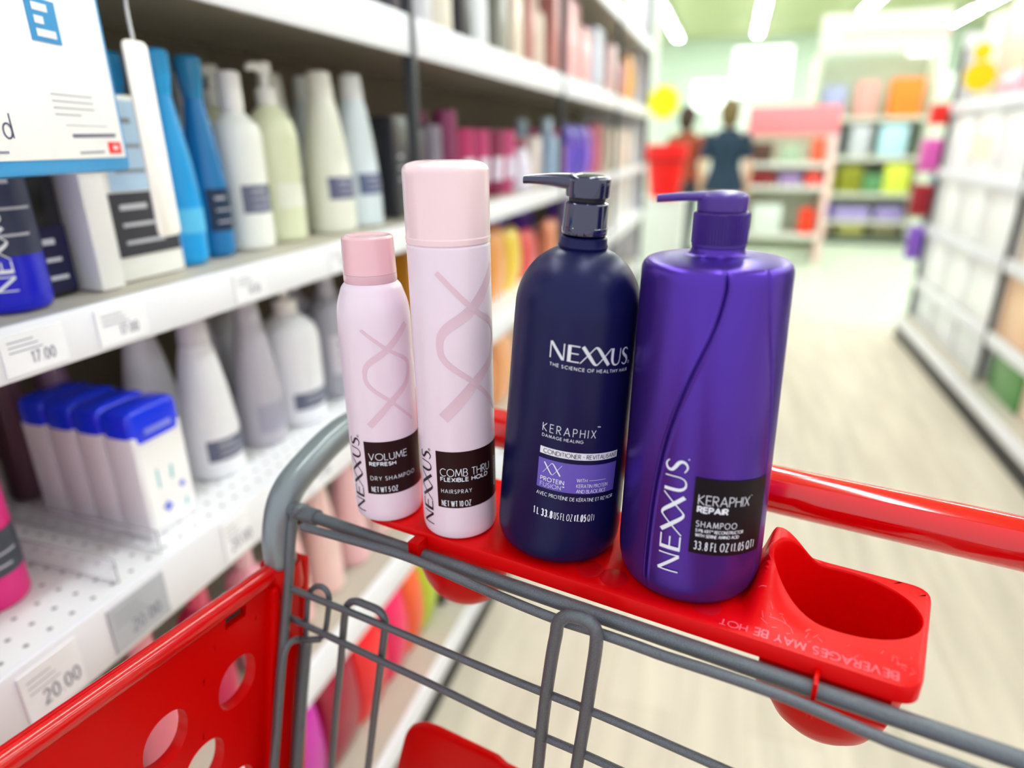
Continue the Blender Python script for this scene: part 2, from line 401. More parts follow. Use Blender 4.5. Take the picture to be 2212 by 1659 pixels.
# ================================================================== shelving
ZL = [.15, .43, .79, 1.10, 1.47, 1.87]
ZR = [.15, .40, .74, 1.08, 1.445]
LIP = {.15: .06, .43: .07, .79: .07, 1.10: .046, 1.47: .065, 1.87: .06, .40: .06, .74: .06, 1.08: .06, 1.445: .06}
def price_strip(parent, side, x, y, z, lip, txt, col='f6f7fb', w=.07, kind=None):
    hz = lip * .82
    pm = M(col, .5)
    pl = obj('price_label', BX(-.0008, .0008, -w / 2, w / 2, -hz / 2, hz / 2), pm, parent, smooth=False); pl.location = (x - parent.location.x, y - parent.location.y, z - parent.location.z)
    if txt:
        st, wd = text_strokes(txt, hz * .27, .12, .2, .7)
        f = (lambda s, h: Vector((.0012, s, h))) if side < 0 else (lambda s, h: Vector((-.0012, -s, h)))
        bm = ribbons(bmesh.new(), shift(st, -wd / 2 + .006, -hz * .3), f, seg=.02)
        for r_ in range(3): ribbons(bm, [[(-w / 2 + .006, hz * (.30 - .12 * r_), .0009), (w * (.0 + .06 * r_), hz * (.30 - .12 * r_), .0009)]], f, seg=.05)
        obj('lettering', bm, M('84879a', .5), pl, smooth=False)
    return pl
def unit(side, y0, y1, zs, label, tags=(), post=True, end=False):
    xf = -.6 if side < 0 else 1.23; s = 1 if side < 0 else -1      # s: direction towards the aisle
    D = .46; xb = xf - s * D
    root = empty('shelving_unit', ((xf + xb) / 2, (y0 + y1) / 2, 0)); X0 = (xf + xb) / 2; Y0 = (y0 + y1) / 2
    tag(root, label, 'shelving unit', None)
    def L(x): return x - X0
    g = .004
    a0, a1 = y0 - Y0 + g, y1 - Y0 - g
    xs = sorted((L(xb), L(xb - s * .03)))
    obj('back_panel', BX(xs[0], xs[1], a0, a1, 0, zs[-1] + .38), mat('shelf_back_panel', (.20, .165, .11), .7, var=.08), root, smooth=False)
    for z in zs:
        base = z == zs[0]; ex = .07 if base else 0
        x0, x1 = sorted((L(xb), L(xf + s * ex)))
        lp = LIP[z]
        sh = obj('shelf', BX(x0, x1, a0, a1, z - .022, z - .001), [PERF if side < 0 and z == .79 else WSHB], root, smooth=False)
        xr = sorted((L(xf + s * (ex + .001)), L(xf + s * (ex + .010))))
        bm = BX(xr[0], xr[1], a0, a1, z - lp, z + .003, bev=.002)
        obj('price_rail', bm, WSH, sh)
    xk = sorted((L(xb), L(xf + s * .066)))
    obj('kick_plate', BX(xk[0], xk[1], a0, a1, 0, zs[0] - .0605), M('1a1a20', .5), root, smooth=False)
    if post:
        xp = sorted((L(xf + s * .013), L(xf - s * .008)))
        bm = BX(xp[0], xp[1], y1 - Y0 - .024, y1 - Y0 - .005, .0, zs[-1] + .3, bev=.003)
        xq = sorted((L(xb), L(xb + s * .03)))
        obj('upright', bm, M('33363c', .45), root)
    if end:
        xe = sorted((L(xb), L(xf)))
        obj('end_panel', BX(xe[0], xe[1], y1 - Y0 - .003, y1 - Y0 + .015, 0, zs[-1] + .38), WSH, root, smooth=False)
    for (y, z, txt, col, w) in tags:
        ex = .07 if z == zs[0] else 0
        price_strip(root, side, xf + s * (ex + .0112), y, z - LIP[z] / 2 + .001, LIP[z], txt, col, w)
    return root
unit(-1, .0, 1.25, ZL, 'white shelving unit nearest the cart on the left of the aisle', tags=[
    (.335, .79, '20.00', 'f4f5fa', .06), (.44, .79, '20.00', 'b9bdc6', .075), (.60, .79, '20.00', 'f4f5fa', .05), (.80, .79, '17.00', 'f4f5fa', .06),
    (.405, 1.10, '17.00', 'f4f5fa', .06), (.50, 1.10, '17.00', 'f4f5fa', .06), (.70, 1.10, '14.00', 'f4f5fa', .06), (.92, 1.10, '14.00', 'f4f5fa', .06)])
unit(-1, 1.25, 2.46, ZL, 'second white shelving unit on the left, holding magenta tubes', tags=[(1.6, 1.47, '9.00', 'f4f5fa', .06)])
unit(-1, 2.46, 3.67, ZL, 'third white shelving unit on the left, holding violet packs')
unit(-1, 3.67, 4.95, ZL, 'last white shelving unit on the left, at the end of the aisle', end=True)
unit(1, 1.1, 2.3, ZR, 'white shelving unit on the right nearest the camera')
unit(1, 2.3, 3.5, ZR, 'white shelving unit on the right, before the grey upright')
unit(1, 3.5, 4.85, ZR, 'white shelving unit on the right, at the far end', end=True)

# ================================================================== products on the shelves
KN = {}
def prof_for(kind, r, h):
    P = {
     'bottle': ([(0, 0), (.9, 0), (1, .02), (1, .64), (.92, .71), (.5, .77), (.42, .79)], [(.44, .79), (.46, .8), (.46, .985), (.4, 1), (0, 1)]),
     'slim':   ([(0, 0), (.82, 0), (.95, .03), (1, .2), (1, .36), (.86, .52), (.66, .66), (.52, .76), (.46, .80)], [(.48, .80), (.52, .83), (.62, .9), (.66, .985), (.55, 1), (0, 1)]),
     'cone':   ([(0, 0), (.94, 0), (1, .02), (.98, .3), (.82, .55), (.62, .76), (.5, .84)], [(.52, .84), (.5, .9), (.45, .99), (.35, 1), (0, 1)]),
     'can':    ([(0, 0), (.95, 0), (1, .02), (1, .8), (.9, .84)], [(.92, .84), (.95, .85), (.95, .97), (.85, 1), (0, 1)]),
     'jar':    ([(0, 0), (.95, 0), (1, .04), (1, .62), (.95, .66)], [(1.03, .66), (1.04, .7), (1.04, .97), (.98, 1), (0, 1)]),
     'pump':   ([(0, 0), (.92, 0), (1, .02), (1, .60), (.9, .68), (.5, .75), (.36, .77)], [(.38, .77), (.4, .78), (.4, .86), (.16, .87), (.16, .93), (.3, .935), (.3, .99), (.2, 1), (0, 1)]),
     'tube':   ([(0, 0), (.7, 0), (.72, .12), (.74, .14), (.9, .2), (1, .5), (1, .97), (.98, 1), (0, 1)], None),
    }[kind]
    b, c = P
    f = lambda l: [(a * r, z * h) for a, z in l] if l else None
    return f(b), f(c)
def product(kind, name, cat, label, x, y, z, r, h, body, cap=None, lab=None, labz=(.15, .45), group=None, text=None, rough=.3, side=-1, flat=1.0, yaw=0., marks=True, extra=None, ladle=None):
    s = 1 if side < 0 else -1
    root = empty(name, (x, y, z + .0005), (0, 0, (PI / 2 if s > 0 else -PI / 2) + yaw))    # local -y faces the aisle
    BM = M(body, rough, coat=.3) if isinstance(body, str) else body
    CM = (M(cap, .25, coat=.4) if isinstance(cap, str) else cap) or BM
    if kind in ('box', 'bag'):
        w, d = (r if isinstance(r, tuple) else (r * 2, r * 2))
        if kind == 'box':
            obj('carton', BX(-w / 2, w / 2, -d / 2, d / 2, 0, h, bev=min(.004, w * .08)), BM, root)
        else:
            bm = bmesh.new(); ns, nh = 14, 12; rings = []
            for j in range(nh + 1):
                t = j / nh; k = math.sin(PI * min(1, max(0, .1 + t * .82))) ** .6
                if j == nh: k = .06
                rings.append([bm.verts.new((w / 2 * math.copysign(abs(math.cos(a)) ** .55, math.cos(a)), d / 2 * k * math.copysign(abs(math.sin(a)) ** .8, math.sin(a)), t * h)) for a in [2 * PI * i / ns for i in range(ns)]])
            for A, B in zip(rings, rings[1:]):
                for i in range(ns): bm.faces.new((A[i], A[(i + 1) % ns], B[(i + 1) % ns], B[i]))
            bm.faces.new(rings[0][::-1]); bm.faces.new(rings[-1])
            obj('pouch', bm, BM, root)
        if lab:
            ls = lab if isinstance(lab, list) else [(lab, labz[0], labz[1], .8)]
            for lc, z0, z1, ww in ls:
                k = w / 2 * ww
                o = obj('label_panel', BX(-k, k, -d / 2 - .0012, -d / 2 + .0004, z0 * h, z1 * h), M(lc, .45), root, smooth=False)
                if marks:
                    ink = M('c8c8d0' if sum(hexc(lc)) < .9 else '8a8d9a', .5)
                    bm = bmesh.new(); f = lambda q, t: Vector((q, -d / 2 - .0016, t)); n = 3 if (z1 - z0) * h > .03 else 2
                    for i in range(n):
                        zz = (z1 - (i + .8) * (z1 - z0) / (n + .6)) * h; ribbons(bm, [[(-k * .75, zz, .006 if i == 0 else .004), (k * (.3 + .2 * ((i * 7) % 3) - .2), zz, .006 if i == 0 else .004)]], f, seg=.2)
                    obj('lettering', bm, ink, o, smooth=False)
        return root
    b, c = prof_for(kind, r, h)
    rb = fillet(b, r * .12, 3)
    o = obj('body', lathe(bmesh.new(), rb, 32, sy=flat), BM, root)
    if c:
        if kind == 'pump':
            ch = obj('pump', lathe(bmesh.new(), c, 24), CM, root)
            bm = tube(bmesh.new(), [(0, 0, h * .965), (-r * .5, -r * .1, h * .967), (-r * 1.05, -r * .2, h * .962), (-r * 1.2, -r * .22, h * .945)], [r * .2, r * .18, r * .13, r * .1], 10)
            obj('spout', bm, CM, ch)
        else: obj('cap', lathe(bmesh.new(), fillet(c, r * .08, 2), 28, sy=flat), CM, root)
    if lab:
        rf = profile_fn(rb); z0, z1 = labz[0] * h, labz[1] * h
        fn0 = wrapfn(rf, .0005)
        fn = lambda s_, h_: (lambda v: Vector((v.x, v.y * flat, v.z)))(fn0(s_, h_))
        k = r * 1.0
        lo = obj('label_panel', patch(bmesh.new(), -k, k, z0, z1, fn, 14, 3), M(lab, .4), root)
        if marks:
            fn1 = wrapfn(rf, .001); f1 = lambda s_, h_: (lambda v: Vector((v.x, v.y * flat, v.z)))(fn1(s_, h_))
            ink = M('b8b8c4' if sum(hexc(lab)) < .9 else '4a4d5c', .5); bm = bmesh.new(); n = 3 if z1 - z0 > .03 else 2
            for i in range(n):
                zz = z1 - (i + .8) * (z1 - z0) / (n + .6); ribbons(bm, [[(-k * .6, zz, .004 if i == 0 else .0025), (k * (.0 + .25 * ((i * 5) % 3)), zz, .004 if i == 0 else .0025)]], f1, seg=.005)
            obj('lettering', bm, ink, lo, smooth=False)
    return root
def prod(kind, name, cat, label, *a, group=None, behind=0, dx=.075, **k):
    p = product(kind, name, cat, label, *a, **k); tag(p, label, cat, group)
    s = 1 if k.get('side', -1) < 0 else -1
    for i in range(behind):
        c = clone(p); c.location.x -= s * dx * (i + 1)
        tag(c, label + (' , hidden row behind' if i else ', next row behind it').replace(' ,', ','), cat, group)
    return p
S1, S2, S3, S4, S0 = 1.10, 1.47, .79, .43, .15
# ---- middle shelf, left
p = prod('bottle', 'shampoo_bottle', 'shampoo bottle', 'cobalt blue bottle with dark label, under the blue-edged sign', -.668, .452, S1, .034, .27, '0a12c8', '0a12c8', '2d3450', (.2, .52))
rf = profile_fn(prof_for('bottle', .034, .27)[0]); f = wrapfn(rf, .0012)
st, w = logo_strokes(.016, 1.0, reg=False); obj('brand_lettering', ribbons(bmesh.new(), shift(st, -.014, .022, rot=90), f, .004), WINK, p, smooth=False)
prod('box', 'carton', 'box', 'black carton standing between cobalt bottle and white slim carton', -.70, .508, S1, (.034, .06), .26, '06060c', lab=[('0b0b3a', .02, .28, .96)])
p = prod('box', 'carton', 'box', 'slim white carton with beige top, right of the black carton', -.672, .548, S1, (.03, .055), .26, 'f6f4f2', lab=[('cdbdb4', .48, .97, 1.0)])
prod('box', 'gift_set_box', 'box', 'wide white set box with pale blue window and dark band', -.69, .622, S1, (.098, .06), .205, 'fbfaf6', lab=[('b9d6f2', .50, .97, .8), ('3a3a42', .14, .49, .92)])
o = empty('hanging_strip', (-.598, .5945, 1.155))
bm = bmesh.new(); prism(bm, fillet([(.0, 0), (.0155, 0), (.0155, .198), (-.0155, .198), (-.0155, 0), (.0, 0)], .008, 4), -.0035, .0, 'x', bev=.0008)
obj('strip', bm, M('fdf8f3', .4), o); obj('hook', tube(bmesh.new(), [(-.0015, 0, .19), (-.0015, 0, .235), (.0115, 0, .245), (.0125, 0, .262)], .0018, 8), M('d8dadd', .3), o)
tag(o, 'white rounded strip hanging before the white set box, left of the sky blue bottle', 'shelf strip')
prod('slim', 'conditioner_bottle', 'bottle', 'bright sky blue bottle with narrow waist beside the set box', -.69, .710, S1, .0262, .262, '00a2ee', '00a4ec', '5cc4f4', (.16, .28), marks=False, behind=1)
prod('slim', 'shampoo_bottle', 'bottle', 'deeper teal blue bottle beside the sky blue one, with dark label', -.70, .776, S1, .0262, .262, '0076b8', '0080b4', '14304e', (.14, .36), behind=1)
prod('bottle', 'conditioner_bottle', 'bottle', 'white bottle with grey label, right of the teal blue bottle', -.70, .850, S1, .036, .25, 'f6f8f2', 'f4f2f0', '6a6f86', (.22, .38), behind=1)
prod('pump', 'pump_bottle', 'bottle', 'pale cream green pump bottle with white pump', -.71, .945, S1, .040, .272, 'e3e8c6', 'f4f4f0', 'eef0e0', (.2, .34), marks=False, behind=1, dx=.10)
prod('cone', 'shampoo_bottle', 'bottle', 'ivory tapered bottle, first right of the cream pump bottle', -.69, 1.065, S1, .044, .268, 'eeefe0', 'f0eee2', '5c6080', (.22, .36), behind=1, dx=.1)
prod('cone', 'shampoo_bottle', 'bottle', 'frosty blue-white tapered bottle left of the near black upright', -.69, 1.168, S1, .043, .272, 'e0ecf2', 'f2f4f4', '5a6488', (.22, .36), behind=1, dx=.1)
prod('box', 'carton', 'box', 'charcoal carton right of the near black upright on the middle shelf', -.70, 1.31, S1, (.07, .07), .205, '2a2a33', behind=1, lab=[('3c3c48', .3, .7, .7)])
prod('box', 'carton', 'box', 'mid grey carton next to the charcoal carton', -.70, 1.40, S1, (.06, .07), .18, '4a4450', behind=1)
prod('tube', 'hair_tube', 'tube', 'lilac grey tube standing by the grey carton', -.68, 1.49, S1, .026, .19, '8a8090', behind=1)
prod('tube', 'hair_tube', 'tube', 'plum tube with pink highlights, left of the magenta row', -.68, 1.58, S1, .028, .225, '8a3060', 'c05a86', behind=1)
for i, (y, c) in enumerate(((1.68, 'c02a6a'), (1.80, 'c43a74'), (1.92, '8a1a4c'), (2.04, 'd04882'))):
    prod('tube', 'hair_mask_tube', 'tube', ['magenta tube, nearest of the magenta row', 'rose magenta tube, second of the magenta row', 'dark wine tube in the magenta row', 'light magenta tube at the far end of the magenta row'][i], -.68, y, S1, .034, .185, c, behind=1, lab='e8e0f0', labz=(.25, .6), marks=False)
prod('cone', 'lotion_bottle', 'bottle', 'white lotion bottle beyond the magenta tubes', -.67, 2.17, S1, .04, .16, 'e8e6f4', 'a02858', behind=1)
prod('box', 'carton', 'box', 'cream carton just before the second upright', -.68, 2.31, S1, (.08, .07), .17, 'e6d8d2', behind=1)
prod('bottle', 'body_wash_bottle', 'bottle', 'powder blue bottle behind the second upright', -.68, 2.55, S1, .045, .235, 'a8c4e0', 'c0d8ea', behind=1, dx=.1)
prod('bottle', 'body_wash_bottle', 'bottle', 'lilac pink bottle beside the powder blue bottle', -.68, 2.70, S1, .04, .2, 'c47ad0', 'e05aa8', behind=1, dx=.1)
for i, (y, c) in enumerate(((2.9, '5a3ac8'), (3.08, '3a18c0'), (3.26, '8a58d0'))):
    prod('bag', 'refill_pouch', 'pouch', ['violet pouch, nearest of three on the third unit', 'ultramarine pouch, middle of three on the third unit', 'lavender pouch, farthest of three on the third unit'][i], -.68, y, S1, (.13, .07), .22, c)
prod('box', 'carton', 'box', 'coral pink carton after the violet pouches', -.68, 3.45, S1, (.1, .07), .23, 'e06a80')
for i, (y, c) in enumerate(((3.85, 'efe2d0'), (4.1, 'f2e8dc'), (4.35, 'e8d0c0'), (4.6, 'f4efe8'))):
    prod('box', 'carton', 'box', ['cream carton, nearest on the last left unit', 'ivory carton, second on the last left unit', 'beige carton, third on the last left unit', 'off-white carton, farthest on the last left unit'][i], -.68, y, S1, (.16, .08), .22, c)
# ---- upper shelf, left
for (kind, y, r, h, c, cap, lb) in (
    ('bottle', .35, .032, .26, '6a5870', '504058', 'dusky mauve bottle, nearest on the upper shelf'),
    ('bottle', .45, .032, .26, 'd8c8d8', 'b0a0b4', 'pale mauve bottle, second on the upper shelf'),
    ('bottle', .78, .033, .25, 'c8b0c0', '908090', 'greyish pink bottle left of the pink pair on the upper shelf'),
    ('bottle', .96, .033, .25, '6c5878', '584862', 'dark mauve bottle on the upper shelf above the cream pump bottle'),
    ('bottle', 1.03, .033, .25, 'f0c4d8', 'f0dce6', 'left of the two light pink bottles on the upper shelf'),
    ('bottle', 1.12, .036, .25, 'f2cede', 'f0dce6', 'right of the two light pink bottles on the upper shelf'),
    ('bottle', 1.205, .022, .25, 'b8b8c8', 'c8c8d4', 'slim silver bottle left of the near upright on the upper shelf'),
    ('box', 1.33, (.09, .07), .27, '4c4c58', None, 'dark slate carton right of the near upright on the upper shelf'),
    ('bottle', 1.46, .038, .26, 'd8d8e0', 'e8e8ea', 'pale grey bottle after the slate carton on the upper shelf'),
    ('bottle', 1.57, .04, .27, 'ece4d4', 'e4dcc8', 'ivory bottle on the upper shelf above the hairspray'),
    ('box', 1.69, (.07, .07), .3, '34343e', None, 'black carton on the upper shelf beside the ivory bottle'),
    ('bottle', 1.82, .038, .2, 'f2f4f8', 'e8ecf2', 'short white bottle beside the black carton on the upper shelf'),
    ('box', 1.97, (.08, .07), .28, '8a8a80', None, 'grey green carton on the upper shelf'),
    ('box', 2.12, (.09, .07), .27, 'ecdcc8', None, 'cream carton on the upper shelf before the pink ones'),
    ('box', 2.27, (.08, .07), .3, 'c88880', None, 'dusty rose carton on the upper shelf, left one'),
    ('bottle', 2.39, .04, .26, 'e8dcc8', 'f0e6dc', 'cream bottle just left of the second upright on the upper shelf'),
    ('box', 2.62, (.16, .08), .3, 'd88c88', None, 'salmon carton just past the second upright on the upper shelf'),
    ('box', 2.86, (.2, .08), .3, 'f0b0b4', None, 'blush pink carton, first wide one of the upper shelf'),
    ('box', 3.12, (.2, .08), .24, 'f4b8ba', None, 'blush pink carton with pale front, second wide one of the upper shelf'),
    ('box', 3.42, (.22, .08), .28, 'd4d8ec', None, 'pale blue carton among the pink ones on the upper shelf'),
    ('box', 3.85, (.24, .08), .26, 'f6c8cc', None, 'light pink carton on the last left unit, upper shelf'),
    ('bag', 4.2, (.2, .08), .24, 'f0a0a8', None, 'rose pouch on the last left unit, upper shelf'),
    ('bag', 4.6, (.26, .08), .3, 'f4b050', None, 'orange pouch at the far end of the left upper shelf')):
    prod(kind, {'bottle': 'lotion_bottle', 'box': 'carton', 'bag': 'refill_pouch'}[kind], {'bottle': 'bottle', 'box': 'box', 'bag': 'pouch'}[kind], lb, -.69, y, S2, r, h, c, cap,
         lab=('4a4450' if kind == 'bottle' and y < 1.3 else None), labz=(.2, .45), marks=False)
for i in range(6):
    c = ['f0e8e4', 'e6d8dc', 'f4f0e8', 'e4e4ee', 'f2dcd8', 'ece8f4'][i]
    prod('box', 'carton', 'box', '%s carton on the top left shelf, %s' % (['off-white', 'pale rose', 'ivory', 'pale lilac grey', 'light peach', 'cool white'][i], ['nearest in view', 'second along', 'third along', 'fourth along', 'fifth along', 'farthest along'][i]), -.70, 2.7 + i * .38, ZL[5], (.26, .09), .26, c)
# ---- lower shelf, left (z .79)
prod('bottle', 'shampoo_bottle', 'bottle', 'magenta bottle with charcoal label, at the photo\'s left edge', -.716, .378, S3, .034, .25, 'e0007c', 'd0006e', '3e424e', (.16, .36), behind=1)
# four wipes tubs, in a row going back
def wipes(x, y, yaw, label):
    root = empty('wipes_pack', (x, y, S3), (0, 0, PI / 2 + yaw))
    obj('carton', BX(-.038, .038, -.0215, .0215, 0, .139, bev=.004), M('f4f3f8', .35), root)
    bm = bmesh.new()
    n = 28; prof = [(1.03, .127), (1.05, .129), (1.05, .158), (1.0, .166), (.85, .170), (.4, .172), (0, .172)]
    rings = []
    for k, z in prof:
        if k == 0: rings.append([bm.verts.new((0, 0, z))]); continue
        rings.append([bm.verts.new((.036 * k * math.copysign(abs(math.cos(a)) ** .25, math.cos(a)), .021 * k * math.copysign(abs(math.sin(a)) ** .25, math.sin(a)), z)) for a in [2 * PI * i / n for i in range(n)]])
    for A, B in zip(rings, rings[1:]):
        for i in range(n):
            if len(B) == 1: bm.faces.new((A[i], A[(i + 1) % n], B[0]))
            else: bm.faces.new((A[i], A[(i + 1) % n], B[(i + 1) % n], B[i]))
    bm.faces.new(rings[0][::-1])
    lid = obj('lid', bm, M('0034ff', .22, coat=.5), root)
    obj('painted_highlight', BX(-.02, .02, -.0250, -.0215, .137, .144, bev=.001), M('8a94f8', .3), lid)  # paler blue bar on the lid front, a highlight put into colour
    lb = obj('label_panel', BX(-.032, .032, -.0222, -.0208, .012, .120), M('fafafc', .5), root, smooth=False)
    f = lambda s, h: Vector((s, -.0226, h))
    obj('lettering', ribbons(bmesh.new(), [[(-.012, .03, .012), (-.004, .036, .012)], [(.016, .05, .008), (.022, .054, .008)]], f, .1), M('7c88e8', .5), lb, smooth=False)
    obj('print', ribbons(bmesh.new(), [[(-.014, .062, .003), (-.014, .088, .003)], [(.006, .066, .004), (.008, .084, .004)], [(.02, .02, .004), (.022, .03, .004)]], f, .1), M('8ccfd8', .5), lb, smooth=False)
    for sd in (-1, 1):
        s_ = obj('side_print', BX(sd * .0362, sd * .0368, -.014, .014, .010, .035), M('7c82b8', .5), root, smooth=False)
    tag(root, label, 'wipes pack', None); return root
for i in range(4):
    wipes(-.660 - i * .0465, .556 + i * .001, 0, ['white pack with cobalt blue lid, front one of the row of four', 'white blue-lidded pack, second from the front of its row of four', 'white blue-lidded pack, third from the front of its row of four', 'white blue-lidded pack, rearmost of its row of four'][i])
prod('cone', 'shampoo_bottle', 'bottle', 'white conical bottle with grey label right of the blue-lidded packs', -.70, .70, S3, .041, .235, 'f4f5fa', 'e4e2ea', '646880', (.12, .26), behind=1, dx=.1)
prod('cone', 'shampoo_bottle', 'bottle', 'silver grey tapered bottle on the lower shelf', -.70, .812, S3, .038, .24, 'bfbcc8', 'c8c6d2', 'a8a6b8', (.1, .3), behind=1, marks=False, dx=.1)
prod('pump', 'pump_bottle', 'bottle', 'wide cool white pump bottle on the lower shelf', -.70, .908, S3, .050, .25, 'eef0f6', 'f2f0ec', '60687e', (.12, .24), behind=1, dx=.11)
prod('bottle', 'shampoo_bottle', 'bottle', 'mid grey bottle on the lower shelf behind the dry shampoo', -.70, 1.03, S3, .034, .25, 'a8a8b4', 'b8b8c2', 'd0ccd6', (.2, .5), behind=1)
prod('bottle', 'shampoo_bottle', 'bottle', 'pale violet-grey bottle, last before the near upright, lower shelf', -.70, 1.14, S3, .034, .24, 'c4bcc8', 'd0c8d2', behind=1)
for i, (y, c) in enumerate(((.30, '7a6068'), (.37, '8c6c74'), (.44, '9a9094'), (.50, 'bcb4b4'), (.565, '72505e'), (.63, '96749a'))):
    prod('cone', 'shampoo_bottle', 'bottle', ['maroon grey bottle, farthest left of the dim back row', 'brown rose bottle, second of the dim back row', 'taupe bottle, third of the dim back row', 'beige grey bottle, fourth of the dim back row', 'dark plum bottle, fifth of the dim back row', 'muted purple bottle, last of the dim back row'][i], -.90, y, S3, .028, .235, c, c)
prod('box', 'carton', 'box', 'amber carton right of the near upright on the lower shelf', -.69, 1.33, S3, (.1, .08), .265, 'd08a08')
for (kind, y, w, h, c, lb) in (('bag', 1.48, .12, .25, 'c06a10', 'ochre pouch beside the amber carton'), ('box', 1.63, .1, .24, '8a5a48', 'brown carton beyond the ochre pouch'),
    ('bag', 1.90, .16, .22, 'f0a050', 'light orange pouch left of the yellow one'), ('bag', 2.07, .14, .20, 'f6d440', 'yellow pouch between orange and red ones'), ('bag', 2.26, .16, .17, 'e84a50', 'red pouch in the warm coloured row of the lower shelf'),
    ('bag', 2.60, .18, .17, 'f09468', 'peach pouch just past the second upright on the lower shelf'), ('box', 2.84, .18, .27, '5a2c9c', 'deep violet carton on the lower shelf'), ('box', 3.08, .18, .27, '7a60c8', 'lavender carton next to the deep violet carton'), ('box', 3.36, .2, .26, '6034a4', 'purple carton at the end of the third unit, lower shelf')):
    prod(kind, 'refill_pouch' if kind == 'bag' else 'carton', 'pouch' if kind == 'bag' else 'box', lb, -.685, y, S3, (w, .08), h, c)
for i, y in enumerate((2.02, 2.25, 2.62)):
    prod('box', 'carton', 'box', ['violet carton behind the yellow pouch', 'violet carton behind the red pouch', 'violet carton behind the peach pouch'][i], -.82, y, S3, (.18, .09), .265, ['5c2f9e', '6a48bc', '5a2c9c'][i])
for i, c in enumerate(('f0e8e0', 'e8e8ec', 'f2ece4', 'e6e0e4')):
    prod('box', 'carton', 'box', ['off-white carton, nearest on the last left unit, lower shelf', 'cool grey white carton, second on the last left unit, lower shelf', 'ivory carton, third on the last left unit, lower shelf', 'pale mauve carton, farthest on the last left unit, lower shelf'][i], -.69, 3.85 + i * .28, S3, (.2, .09), .25, c)
# ---- shelf at z .43
for (kind, y, w, h, c, cap, lb) in (
    ('bottle', .50, .034, .24, 'f08090', 'f4a0ac', 'coral bottle seen over the red cart side, nearest one'), ('bottle', .60, .034, .24, 'c81850', 'e05070', 'crimson bottle seen over the red cart side'), ('bottle', .70, .034, .24, 'f0a0b0', 'f4c4cc', 'soft pink bottle seen over the red cart side'),
    ('cone', .80, .036, .26, 'f6c8c4', 'd08870', 'blush bottle with copper cap, first behind the basket corner'), ('cone', .90, .038, .27, 'f8d2cc', 'd69078', 'blush bottle with copper cap, second behind the basket corner'), ('cone', 1.00, .038, .26, 'f6c6ca', 'e8b0a8', 'rosy bottle with pale cap behind the basket corner'), ('bottle', 1.11, .038, .26, 'f4d4cc', 'd08a70', 'cream pink bottle with copper cap left of the near upright'),
    ('bag', 1.36, .16, .24, 'f4e0c0', None, 'cream pouch past the near upright'), ('bag', 1.56, .16, .24, 'f0d070', None, 'pale yellow pouch past the cream one'), ('bag', 1.76, .16, .24, 'f08a48', None, 'orange pouch low behind the hairspray'), ('bag', 1.97, .16, .24, 'f4b078', None, 'apricot pouch low behind the hairspray'), ('box', 2.22, .2, .26, 'f4e8dc', None, 'cream carton low before the second upright'),
    ('box', 2.68, .26, .26, 'f0e0d0', None, 'beige carton low on the third unit'), ('box', 3.05, .26, .26, 'ecd8d0', None, 'pinkish beige carton low on the third unit'), ('box', 3.42, .26, .24, 'f2e6dc', None, 'ivory carton low on the third unit')):
    prod(kind, {'bottle': 'lotion_bottle', 'cone': 'lotion_bottle', 'box': 'carton', 'bag': 'refill_pouch'}[kind], {'bottle': 'bottle', 'cone': 'bottle', 'box': 'box', 'bag': 'pouch'}[kind], lb, -.685, y, S4, (w, .08) if kind in ('box', 'bag') else w, h, c, cap)
# ---- base deck
for (kind, y, w, h, c, lb) in (
    ('bag', .66, .12, .22, 'c010a0', 'purple magenta pouch on the base shelf'), ('bag', .78, .11, .22, '9c0030', 'deep crimson pouch on the base shelf'), ('bag', .89, .11, .21, 'f01020', 'bright red pouch on the base shelf'),
    ('bag', .995, .09, .22, 'f00860', 'hot pink pouch on the base shelf'), ('bag', 1.08, .075, .22, 'f4602c', 'orange pouch beside the lime pouch'), ('bag', 1.158, .09, .23, 'bcd024', 'lime green pouch left of the near upright on the base shelf'),
    ('box', 1.38, .16, .2, 'e8eaf0', 'white carton on the base shelf past the near upright'), ('box', 1.62, .2, .2, 'd8dce6', 'pale grey carton on the base shelf'), ('box', 1.9, .2, .2, 'f0ecdc', 'cream carton on the base shelf'), ('box', 2.2, .2, .2, 'e4e4e8', 'light grey carton on the base shelf before the second upright')):
    prod(kind, 'refill_pouch' if kind == 'bag' else 'carton', 'pouch' if kind == 'bag' else 'box', lb, -.62, y, S0, (w, .09), h, c)
# acrylic shelf dividers
AC = mat('clear_acrylic', (.95, .96, 1.), .08, trans=.85, spec=.5, ior=1.2)
for i, y in enumerate((.44, .50)):
    o = obj('shelf_divider', BX(-.155, .155, -.001, .001, 0, .03), AC, None, smooth=False); o.location = (-.765, y, S3 + .0005)
    tag(o, ['clear acrylic divider beside the magenta bottle', 'clear acrylic divider left of the blue-lidded packs'][i], 'shelf divider')

